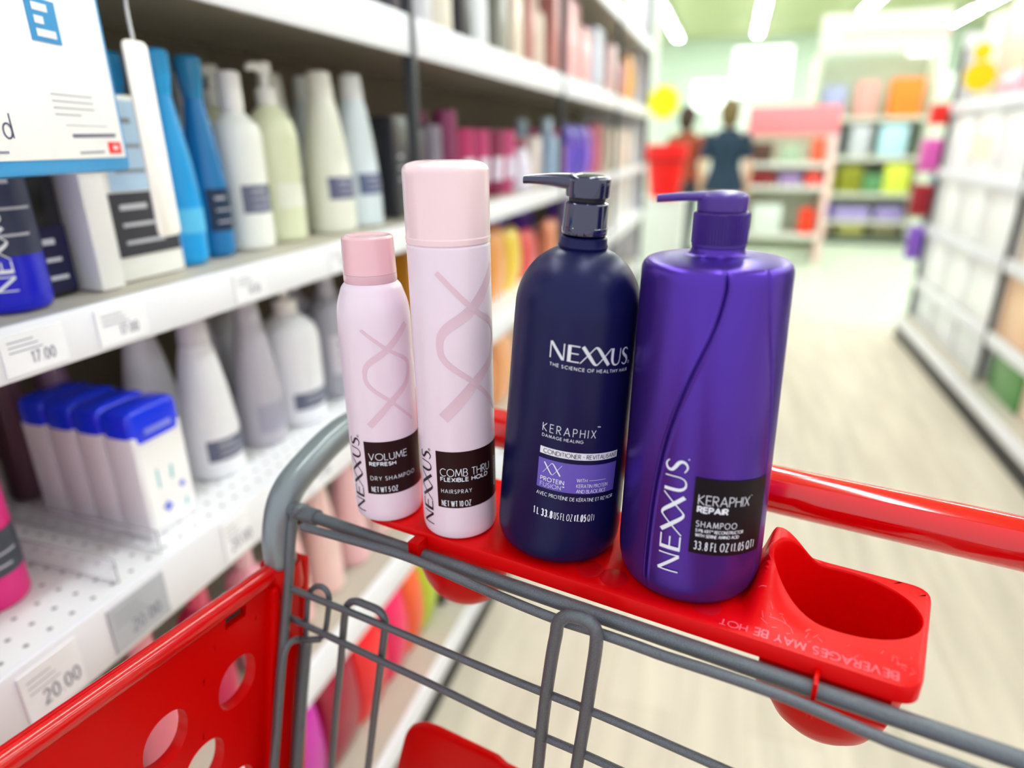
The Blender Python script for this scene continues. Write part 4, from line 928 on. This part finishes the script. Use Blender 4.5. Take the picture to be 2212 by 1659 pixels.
for a in angs:
    c, s_ = math.cos(a), math.sin(a); k = 1 / math.sqrt((c / HR[0]) ** 2 + (s_ / HR[1]) ** 2); RIM.append(Vector((HC[0] + k * c, HC[1] + k * s_)))
bm = bmesh.new(); rings = []
def ring(pts): rings.append([bm.verts.new(c3(*p)) for p in pts])
NR = 26
ctr = Vector((-.115, .37))
def inset(p, d):
    q = p.copy()
    # approximate inward offset towards the centre line
    q.x += -d if p.x > .051 else (d if p.x < -.30 else 0); q.y += d if p.y < .332 else (-d if p.y > .413 else 0); return q
cup_d = .088
ring([(HC[0], HC[1], ZT - cup_d)] * 1)
for k, (s, dz) in enumerate(((.30, -.0875), (.55, -.083), (.74, -.073), (.86, -.058), (.93, -.04))):
    ring([(HC[0] + (p.x - HC[0]) * s, HC[1] + (p.y - HC[1]) * s, ZT + dz) for p in RIM])
ring([(HC[0] + (p.x - HC[0]) * .965, HC[1] + (p.y - HC[1]) * .965, ZT - .018) for p in RIM])
ring([(HC[0] + (p.x - HC[0]) * .972, HC[1] + (p.y - HC[1]) * .972, topz(p.x, p.y) - .006) for p in RIM])
ring([(HC[0] + (p.x - HC[0]) * .976, HC[1] + (p.y - HC[1]) * .976, topz(p.x, p.y) - .0026) for p in RIM])
ring([(HC[0] + (p.x - HC[0]) * .980, HC[1] + (p.y - HC[1]) * .980, topz(p.x, p.y) - .0013) for p in RIM])
ring([(HC[0] + (p.x - HC[0]) * .99, HC[1] + (p.y - HC[1]) * .99, topz(p.x, p.y) - .0005) for p in RIM])
for k in range(NR + 1):
    t = (k / NR) ** 1.5; pts = []
    for r_, o_ in zip(RIM, OUT):
        q = r_.lerp(inset(o_, .003), t); pts.append((q.x, q.y, topz(q.x, q.y)))
    ring(pts)
def edge_top(o): return topz(*inset(o, .003))
ring([(inset(o, .0008).x, inset(o, .0008).y, edge_top(o) - .0008) for o in OUT])
ring([(o.x, o.y, edge_top(o) - .003) for o in OUT])
def skirt(o):
    return .0112 if o.x > -.262 or o.y > .40 else .006
ring([(o.x, o.y, ZT - skirt(o)) for o in OUT])
ring([(inset(o, .003).x, inset(o, .003).y, ZT - skirt(o)) for o in OUT])
ring([(inset(o, .003).x, inset(o, .003).y, ZT - .004) for o in OUT])
for A_, B_ in zip(rings, rings[1:]):
    for i in range(NT):
        j = (i + 1) % NT
        if len(A_) == 1: bm.faces.new((A_[0], B_[i], B_[j]))
        else: bm.faces.new((A_[i], B_[i], B_[j], A_[j]))
# underside of the deck and the outside of the bowls
ring([(HC[0] + (p.x - HC[0]) * 1.03, HC[1] + (p.y - HC[1]) * 1.03, ZT - .0042) for p in RIM])
for i in range(NT): bm.faces.new((rings[-2][i], rings[-1][i], rings[-1][(i + 1) % NT], rings[-2][(i + 1) % NT]))
tray = obj('tray', bm, RED2, cart, angle=32)
tm = tray.data; bmx = bmesh.new(); bmx.from_mesh(tm); bmesh.ops.recalc_face_normals(bmx, faces=bmx.faces[:]); bmx.to_mesh(tm); bmx.free()
def bowl(name, cx, cy, rx, ry, dep):
    bm = lathe(bmesh.new(), fillet([(0, ZT - dep), (.55, ZT - dep * .985), (.88, ZT - dep * .72), (.985, ZT - dep * .42), (1.0, ZT - .005)], .2, 5) if 0 else [(0, ZT - dep), (.3, ZT - dep * .992), (.52, ZT - dep * .955), (.70, ZT - dep * .88), (.84, ZT - dep * .77), (.93, ZT - dep * .63), (.98, ZT - dep * .48), (1., ZT - dep * .3), (1.0, ZT - .005)], 56, sx=rx, sy=ry)
    for v in bm.verts: v.co.x += cx - A0; v.co.y += cy - B0
    return obj(name, bm, RED, tray)
bowl('cup_holder_bowl', .0190, .3835, .0432, .0345, .101); bowl('cup_holder_bowl', -.2575, .380, .0425, .036, .094)
# small recess ribs beneath the cup block
for z in (.962, .955): pass
obj('underside_rib', BX(-.020 - A0, .048 - A0, .3285 - B0, .332 - B0, ZT - .034, ZT - .006, bev=.001), RED, tray)
def fin(a, w, b0, b1, z0, z1):
    bm = bmesh.new(); prism(bm, [(b0 - B0, z1), (b1 - B0, z1), (b1 - B0, (z0 + z1) / 2), (b0 + .001 - B0, z0), (b0 - B0, z0)], a - w / 2 - A0, a + w / 2 - A0, 'x', bev=.0004); return obj('clip_fin', bm, RED, tray)
fin(.0105, .0026, .3125, .326, ZT - .030, ZT - .006)
fin(-.2570, .0090, .3130, .326, ZT - .019, ZT - .003)
# round deck dimples as flat discs, their recess shade put into the darker colour
for a, b in ((-.1317, .3415), (-.1140, .3400), (-.0545, .3415)):
    bm = lathe(bmesh.new(), [(0, ZT + .0003), (.0085, ZT + .0003), (.0093, ZT + .0001)], 24)
    for v in bm.verts: v.co.x += a - A0; v.co.y += b - B0
    obj('deck_dimple', bm, mat('red_plastic_dimple_shade', (.55, .0, .003), .3, var=.1), tray)
# moulded lettering on the cup block, reads from the handle side
st, w = text_strokes('BEVERAGES MAY BE HOT', .0052, .16, .22, 1.1, .5)
st = shift(st, .048, .3335, rot=180)
def onto(a, b): return c3(a, b, topz(a, b) + .0004)
mo = obj('moulded_lettering', ribbons(bmesh.new(), st, onto, .002), mat('red_plastic_edge_wear', (.86, .10, .14), .3, var=.15, vscale=300), tray, smooth=False)
# fine scratches on the cup block
rs = random.Random(3); sc = []
for i in range(70):
    a = rs.uniform(-.024, .056); b = rs.gauss(.344, .007); an = rs.uniform(0, PI); l = rs.uniform(.002, .008)
    if b < .330: continue
    if ((a - HC[0]) / (HR[0] + .003)) ** 2 + ((b + l - HC[1]) / (HR[1] + .003)) ** 2 < 1.15 or ((a - HC[0]) / (HR[0] + .003)) ** 2 + ((b - HC[1]) / (HR[1] + .003)) ** 2 < 1.15: continue
    sc.append([(a, b, .00018), (a + l * math.cos(an), b + abs(l * math.sin(an)) * .6, .00012)])
obj('scratches', ribbons(bmesh.new(), sc, lambda a, b: c3(a, b, topz(a, b) + .00035), .0015), mat('pale_scratch', (.88, .25, .30), .4), tray, smooth=False)

# ================================================================== the four hair care bottles
def stand(name, a, b, lean, label, cat):
    p = world(a, b, ZT + .0003)
    o = empty(name, p + Vector((0, 0, abs(lean) * .036)), (0, lean, AA)); tag(o, label, cat); return o
# --- dry shampoo can
r0 = .0256
prof = fillet([(0, .002), (.019, .002, .0), (.021, 0, .001), (.0245, .001, .002), (r0, .007, .004), (r0, .152, .006), (.0247, .163, .006), (.0205, .1755, .006), (.0178, .1785, .0)], .004, 6)
b1 = stand('dry_shampoo_can', -.3006, .3425, 0, 'short pink spray can with dark brown label, leftmost on the red tray', 'spray can')
rf1 = profile_fn([p for p in prof]); RF = lambda h: r0
body = obj('body', lathe(bmesh.new(), prof, 96), PINK, b1)
ring_ = obj('collar_ring', lathe(bmesh.new(), [(.0165, .1785), (.0178, .1785), (.0182, .1795), (.0181, .1845)], 64), mat('dusty_pink_collar', (.74, .46, .53), .25, coat=.5), b1)
obj('cap', lathe(bmesh.new(), fillet([(.0181, .1846), (.0181, .1850), (.0178, .195), (.0173, .2085, .003), (.0155, .2098, .003), (.010, .2084, .002), (0, .2082)], .003, 6), 64), PINKD, b1)
f = wrapfn(RF, .00015); f2 = wrapfn(RF, .0003)
lb = obj('label_panel', patch(bmesh.new(), .0025, .053, .0250, .0672, f, 40, 4), BROWN, b1)
T = []
T += shift(fit(text_strokes('VOLUME', .0052, .09, .2), .0285), .0058, .0530)
T += shift(fit(text_strokes('REFRESH', .0026, .24, .26), .0190), .0060, .0485)
T += shift(fit(text_strokes('DRY SHAMPOO', .0031, .105, .4), .0345), .0058, .0366)
T += shift(fit(text_strokes('NET WT 5 OZ', .0040, .12, .22, .55, .35), .0190), .0060, .0270)
obj('lettering', ribbons(bmesh.new(), T, f2), WTXT, lb, smooth=False)
obj('brand_lettering', ribbons(bmesh.new(), shift(logo_strokes(.0102, 1.12)[0], -.0015, .0085, rot=90), f2), INK, b1, smooth=False)
def dna(x0, x1, hT, hx1, hm, hx2, hB, wt, wn):
    xc = (x0 + x1) / 2; m = (x1 - x0)
    A_ = [(x0, hT, wn), (xc, hx1, wn * 1.05), (x1 - m * .08, hm + (hx1 - hm) * .42, wn * 1.3), (x1, hm, wt * .62), (x1 - m * .10, hm - (hm - hx2) * .45, wt * .85), (xc, hx2, wt), (x0, hB, wt * 1.05)]
    B_ = [(x1, hT + .001, wt * 1.05), (xc, hx1, wt), (x0 + m * .10, hm + (hx1 - hm) * .45, wt * .85), (x0, hm, wt * .62), (x0 + m * .08, hm - (hm - hx2) * .42, wn * 1.3), (xc, hx2, wn * 1.05), (x1, hB, wn)]
    return [[tuple(v) for v in catmull(A_, 10)], [tuple(v) for v in catmull(B_, 10)]]
obj('ribbon_print', ribbons(bmesh.new(), dna(.0085, .0425, .150, .1355, .1185, .097, .0795, .0046, .0021), wrapfn(RF, .0002), .0012), PINKR, b1, smooth=False)
# --- hairspray can
r1 = .0270
b2 = stand('hairspray_can', -.2399, .3505, 0, 'tall slim pink hairspray can with a wide rounded cap, second from left', 'spray can')
body = obj('body', lathe(bmesh.new(), fillet([(0, .002), (.021, .002, 0), (.0225, 0, .001), (.026, .001, .002), (r1, .006, .004), (r1, .2065, .001), (.0262, .2078, 0)], .003, 6), 96), PINK, b2)
capm = lathe(bmesh.new(), fillet([(.0262, .2078), (.0271, .2080, .0005), (.0273, .2115, .0005), (.0270, .2122, .0003), (.0270, .2550, .009), (.0175, .2575, .004), (0, .2572)], .003, 9), 96)
obj('cap', capm, PINKC, b2)
RF = lambda h: r1
f = wrapfn(RF, .00015); f2 = wrapfn(RF, .0003)
lb = obj('label_panel', patch(bmesh.new(), .0003, .056, .0270, .0705, f, 44, 4), BROWN, b2)
T = shift(fit(text_strokes('COMB THRU', .0056, .085, .2), .0370), .0033, .0520)
T += shift(fit(text_strokes('FLEXIBLE HOLD', .0028, .22, .24), .0350), .0034, .0480)
T += shift(fit(text_strokes('HAIRSPRAY', .0029, .11, .4), .0215), .0035, .0388)
T += shift(fit(text_strokes('NET WT 10 OZ', .0042, .12, .22, .55, .35), .0205), .0035, .0285)
T += shift(fit(text_strokes('PROTEIN SCIENCE', .0019, .12, .4), .023), .0490, .0355, rot=90)
obj('lettering', ribbons(bmesh.new(), T, f2), WTXT, lb, smooth=False)
obj('brand_lettering', ribbons(bmesh.new(), shift(logo_strokes(.0105, 1.03)[0], -.0045, .0105, rot=90), f2), INK, b2, smooth=False)
obj('ribbon_print', ribbons(bmesh.new(), dna(.0075, .0525, .1925, .1690, .1460, .1185, .0950, .0074, .0032), wrapfn(RF, .0002), .0015), PINKR, b2, smooth=False)
# --- conditioner bottle
LEAN = math.atan(.067)
b3 = stand('conditioner_bottle', -.1684, .3700, LEAN, 'dark navy pump bottle with a domed shoulder, leaning between pink can and purple bottle', 'pump bottle')
def R3(h): return .0432 - (.0432 - .0392) * min(max((h - .015) / .155, 0), 1)
dome = [(.0392 * math.cos(t) ** .92, .1675 + .0395 * math.sin(t)) for t in [R(x) for x in range(0, 71, 5)]]
prof = [(0, .003), (.028, .003), (.032, .0005), (.0378, .0005), (.0410, .0026), (.0427, .0080), (.0432, .0150)] + [(R3(h), h) for h in (.03, .05, .08, .11, .14, .16)] + dome + [(.0152, .2062), (.0144, .2080), (.0142, .2112), (.0128, .2120)]
obj('body', lathe(bmesh.new(), prof, 112), NAVY, b3)
obj('collar', lathe(bmesh.new(), fillet([(.0118, .2128), (.0137, .2130, .0006), (.0139, .2172, .0003), (.0135, .2176, .0002), (.0131, .2312, .001), (.0108, .2322)], .0005, 3), 64), NAVYG, b3)
obj('pump_stem', lathe(bmesh.new(), [(.0106, .2318), (.0110, .2340), (.0106, .2346)], 40), BLACK, b3)
def pump_head(parent, r, z0, z1, L, dirx, yaw, m, slope, tipw, tiph, gloss=1):
    bm = bmesh.new()
    lathe(bm, fillet([(0, z0), (r, z0, .0006), (r * 1.03, z1 - .0005, .003), (r * .5, z1 + .0012, .002), (0, z1 + .0014)], .001, 5), 56)
    # spout as a loft of rounded-rectangle sections
    n = 20; K = 12; secs = []
    for k in range(K + 1):
        t = k / K; x = -(t * L + (1 - t) * r * .1)
        wv = (1 - t) ** 1.4 * r * .92 + (1 - (1 - t) ** 1.4) * tipw
        zt = z1 + .0008 - slope * t * t
        hh = (z1 - z0) * .93 * (1 - t) ** 1.25 + tiph * (1 - (1 - t) ** 1.25) if gloss else (z1 - z0) * (.55 if t > .25 else .95 - 1.6 * t) * (1 - t) + tiph * t
        zc = zt - hh / 2
        secs.append([bm.verts.new(Vector((x, wv * math.copysign(abs(math.cos(2 * PI * i / n)) ** .7, math.cos(2 * PI * i / n)), zc + hh / 2 * math.copysign(abs(math.sin(2 * PI * i / n)) ** .7, math.sin(2 * PI * i / n))))) for i in range(n)])
    for A_, B_ in zip(secs, secs[1:]):
        for i in range(n): bm.faces.new((A_[i], A_[(i + 1) % n], B_[(i + 1) % n], B_[i]))
    # hollow tip
    c0 = Vector((0, 0, 0))
    for v in secs[-1]: c0 += v.co / n
    inn = [bm.verts.new(c0 + (v.co - c0) * .68) for v in secs[-1]]; dp = [bm.verts.new(v.co + Vector((.004, 0, 0))) for v in inn]
    for i in range(n):
        j = (i + 1) % n; bm.faces.new((secs[-1][i], secs[-1][j], inn[j], inn[i])); bm.faces.new((inn[i], inn[j], dp[j], dp[i]))
    f_ = bm.faces.new(dp); f_.material_index = 1
    bm.faces.new(secs[0][::-1])
    bmesh.ops.recalc_face_normals(bm, faces=bm.faces[:])
    o = obj('pump_head', bm, [m, BLACK], parent, angle=45); o.rotation_euler = (0, 0, yaw); return o
pump_head(b3, .0130, .2344, .2468, .0395, -1, R(9), NAVYG, .0035, .0042, .0052)
f = wrapfn(R3, .00015); f2 = wrapfn(R3, .0003); f3 = wrapfn(R3, .00045); SL = -.09
def T3(txt, h, w, trk, W_, x, y, xs=1., sp=.45): return shift(fit(text_strokes(txt, h, w, trk, xs, sp), W_), x, y, slope=SL)
obj('brand_lettering', ribbons(bmesh.new(), shift(fit(logo_strokes(.0103, 1.0, (.2, .07, .04, .16)), .0515), .0015, .1460, slope=SL), f2), SILV, b3, smooth=False)
def print3(st): obj('lettering', ribbons(bmesh.new(), st, f2), WTXT, b3, smooth=False)
print3(T3('THE SCIENCE OF HEALTHY HAIR', .0019, .15, .42, .0520, .0018, .1412))
print3(T3('KERAPHIX', .0053, .07, .46, .0335, .0010, .0983) + T3('\u2122', .0022, .12, .2, .0020, .0352, .1040))
print3(T3('DAMAGE HEALING', .0019, .13, .36, .0258, .0010, .0945))
print3(T3('AVEC PROT\u00c9INE DE K\u00c9RATINE ET RIZ NOIR', .0024, .11, .22, .0540, .0004, .0536))
print3(T3('1 L', .0048, .13, .3, .0034, -.0004, .0388, .5, .35) + T3('33.8', .0048, .19, .3, .0070, .0050, .0388, .55) + T3('US FL OZ', .0048, .085, .26, .0116, .0134, .0388, .5, .35) + T3('(1.05', .0048, .17, .26, .0074, .0268, .0388, .5) + T3('QT)', .0048, .085, .26, .0046, .0356, .0388, .5))
wb = obj('white_label_bar', patch(bmesh.new(), .0004, .0545, .0828, .0876, f, 30, 2, slope=SL), mat('white_bar_print', (.80, .82, .88), .4), b3)
obj('lettering', ribbons(bmesh.new(), T3('CONDITIONER * REVITALISANT', .0028, .105, .22, .0505, .0028, .0838), f3), INK, wb, smooth=False)
vb = obj('violet_label_panel', patch(bmesh.new(), .0, .0548, .0590, .0797, f, 30, 4, slope=SL), LILAC, b3)
T = T3('PROTEIN', .0028, .15, .26, .0150, .0024, .0644) + T3('FUSION\u2122', .0028, .09, .26, .0155, .0024, .0604)
T += T3('WITH', .0024, .11, .22, .0068, .0254, .0676) + [[(.0336, .0688 + SL * .0336, .00025), (.0460, .0688 + SL * .0460, .00025)]]
T += T3('KERATIN PROTEIN', .0024, .11, .2, .0224, .0256, .0636) + T3('AND BLACK RICE', .0024, .11, .2, .0210, .0258, .0598)
for pl in LOGO['x'][1][1:]:
    T.append([((.0034 + x * .0062), (.0700 + y * .0076) + SL * (.0034 + x * .0062), w * .0042) for x, y, w in [tuple(v) for v in catmull(pl, 6)]])
obj('lettering', ribbons(bmesh.new(), T, f3), WTXT, vb, smooth=False)
# --- shampoo bottle
b4 = stand('shampoo_bottle', -.0756, .3750, 0, 'purple flat-topped pump bottle with ribbed collar and curved seam, rightmost on the red tray', 'pump bottle')
def R4(h): return .0452 - (.0452 - .0414) * min(max((h - .015) / .18, 0), 1)
seamA = [(.0130, .2040), (.0138, .1970), (.0118, .1827), (.0085, .1700), (-.0001, .1458), (-.0081, .1167), (-.0124, .0922), (-.0150, .0668), (-.0162, .0408), (-.0166, .0150), (-.0166, .011)]
seamB = [(.0373, .2040), (.0391, .1890), (.0426, .1712), (.0479, .1497), (.0526, .127), (.0557, .0977), (.0570, .070), (.0575, .04), (.0575, .011)]
def sx_at(S, h):
    for (x0, h0), (x1, h1) in zip(S, S[1:]):
        if h1 <= h <= h0: return x0 + (x1 - x0) * (h0 - h) / (h0 - h1)
    return None
def dense(S): return [tuple(v) for v in catmull([(x, h, 0) for x, h in S], 8)]
SA, SB = [(v[0], v[1]) for v in dense(seamA)], [(v[0], v[1]) for v in dense(seamB)]
def groove(phi, h):
    ph = (phi + PI) % (2 * PI) - PI; s = ph * R4(h); d = 0
    for S, w, dp in ((SA, .0012, .0017), (SB, .0009, .0013)):
        x = sx_at(S, h)
        if x is None: continue
        u = (s - x) / w
        if abs(u) < 4:
            if S is SA: d += -dp * math.exp(-((u - .55) * 1.6) ** 2) + .0009 * math.exp(-((u + .5) * 1.5) ** 2) + .0006 * math.exp(-((u - 1.7) * 1.5) ** 2)
            else: d += -dp * math.exp(-(u * 1.2) ** 2)
    # the panel between the seams is very slightly dished
    xa, xb = sx_at(SA, h), sx_at(SB, h)
    if xa is not None and xb is not None and xa < s < xb: d -= .0004 * math.sin(PI * (s - xa) / (xb - xa))
    return d
phis = [R(-34) + R(114) * i / 420 for i in range(420)] + [R(80) + R(246) * i / 70 for i in range(70)]
prof = [(0, .004), (.033, .004), (.0355, .001), (.0385, .0006), (.0412, .0026), (.0434, .0068), (.0446, .0128), (.0450, .0190)]
prof += [(R4(h), h) for h in [.024 + (.1975 - .024) * i / 90 for i in range(91)]]
prof += [(R4(.2) - .0002, .2002), (R4(.2) - .0011, .2027), (R4(.2) - .0028, .2044), (.0365, .2052), (.028, .2062), (.021, .2070), (.0162, .2076), (.0150, .2084), (.0144, .2115), (.0125, .2120)]
obj('body', lathe(bmesh.new(), prof, phis=phis, rfn=lambda p, z: groove(p, z) if .011 < z < .2040 else 0), PURP, b4, angle=60)
nr = 58
bm = lathe(bmesh.new(), [(.0125, .2110), (.0138, .2112), (.0140, .2120), (.0148, .2122), (.0149, .2138)], 64)
lathe(bm, [(.0146, .2138), (.0146, .2296), (.0143, .2304), (.0120, .2307)], phis=[2 * PI * i / (nr * 4) for i in range(nr * 4)], rfn=lambda p, z: (.0006 * (1 if (int(p / (2 * PI) * nr * 4 + .5) % 4) in (0, 1) else -1)) if z < .2300 else 0)
obj('ribbed_collar', bm, PURPC, b4, angle=25)
pump_head(b4, .0134, .2309, .2402, .0350, -1, R(7), PURPC, .0022, .0040, .0042, 0)
f = wrapfn(R4, .00045); f2 = wrapfn(R4, .0006); SL = -.11
f = wrapfn(R4, .0002); f2 = wrapfn(R4, .0004)
lb = obj('label_panel', patch(bmesh.new(), .0090, .0575, .0420, .0908, f, 40, 6, slope=SL), mat('black_label_print', (.006, .004, .007), .4, spec=.2), b4)
def T4(txt, h, w, trk, W_, x, y, xs=1., sp=.45): return shift(fit(text_strokes(txt, h, w, trk, xs, sp), W_), x, y, slope=SL)
T = T4('KERAPHIX', .0060, .07, .2, .0310, .0118, .0744) + T4('-', .002, .1, .2, .0013, .0434, .0800)
T += T4('REPAIR', .0035, .26, .2, .0172, .0119, .0694)
T += T4('SHAMPOO', .0037, .10, .36, .0240, .0118, .0600) + T4('5.9% KRT\u2122 RECONSTRUCTOR', .0019, .16, .2, .0290, .0119, .0566) + T4('WITH SERINE AMINO ACID', .0019, .16, .2, .0262, .0120, .0535)
T += T4('33.8 FL OZ (1.05 QT)', .0053, .10, .28, .0395, .0120, .0449, .55, .4)
obj('lettering', ribbons(bmesh.new(), T, f2), WTXT, lb, smooth=False)
obj('brand_lettering', ribbons(bmesh.new(), shift(fit(logo_strokes(.0122, 1.04, reg=False), .0735), .0043, .0250, rot=90) + [[(.0046, .0995, .0008), (.0046, .1001, .0008)]], f2), WTXT, b4, smooth=False)

# ================================================================== light and camera
w = bpy.data.worlds.new('store_ambient_fill'); bpy.context.scene.world = w; w.use_nodes = True  # even ambient fill added from the open side behind the camera
bg = w.node_tree.nodes['Background']; bg.inputs[0].default_value = (.90, .94, 1.0, 1); bg.inputs[1].default_value = .7
cam = bpy.data.cameras.new('camera'); co = bpy.data.objects.new('camera', cam); C.objects.link(co)
co.matrix_world = Matrix((( RT.x, UP.x, -FW.x, CAM.x), (RT.y, UP.y, -FW.y, CAM.y), (RT.z, UP.z, -FW.z, CAM.z), (0, 0, 0, 1)))
cam.sensor_width = 36; cam.lens = 36 * F / W; cam.clip_start = .02; cam.clip_end = 60
cam.dof.use_dof = True; cam.dof.focus_distance = .425; cam.dof.aperture_fstop = 2.4
sc_ = bpy.context.scene; sc_.camera = co
sc_.view_settings.view_transform = 'Standard'; sc_.view_settings.look = 'None'; sc_.view_settings.gamma = 1; sc_.view_settings.exposure = .85; sc_.view_settings.use_curve_mapping = False
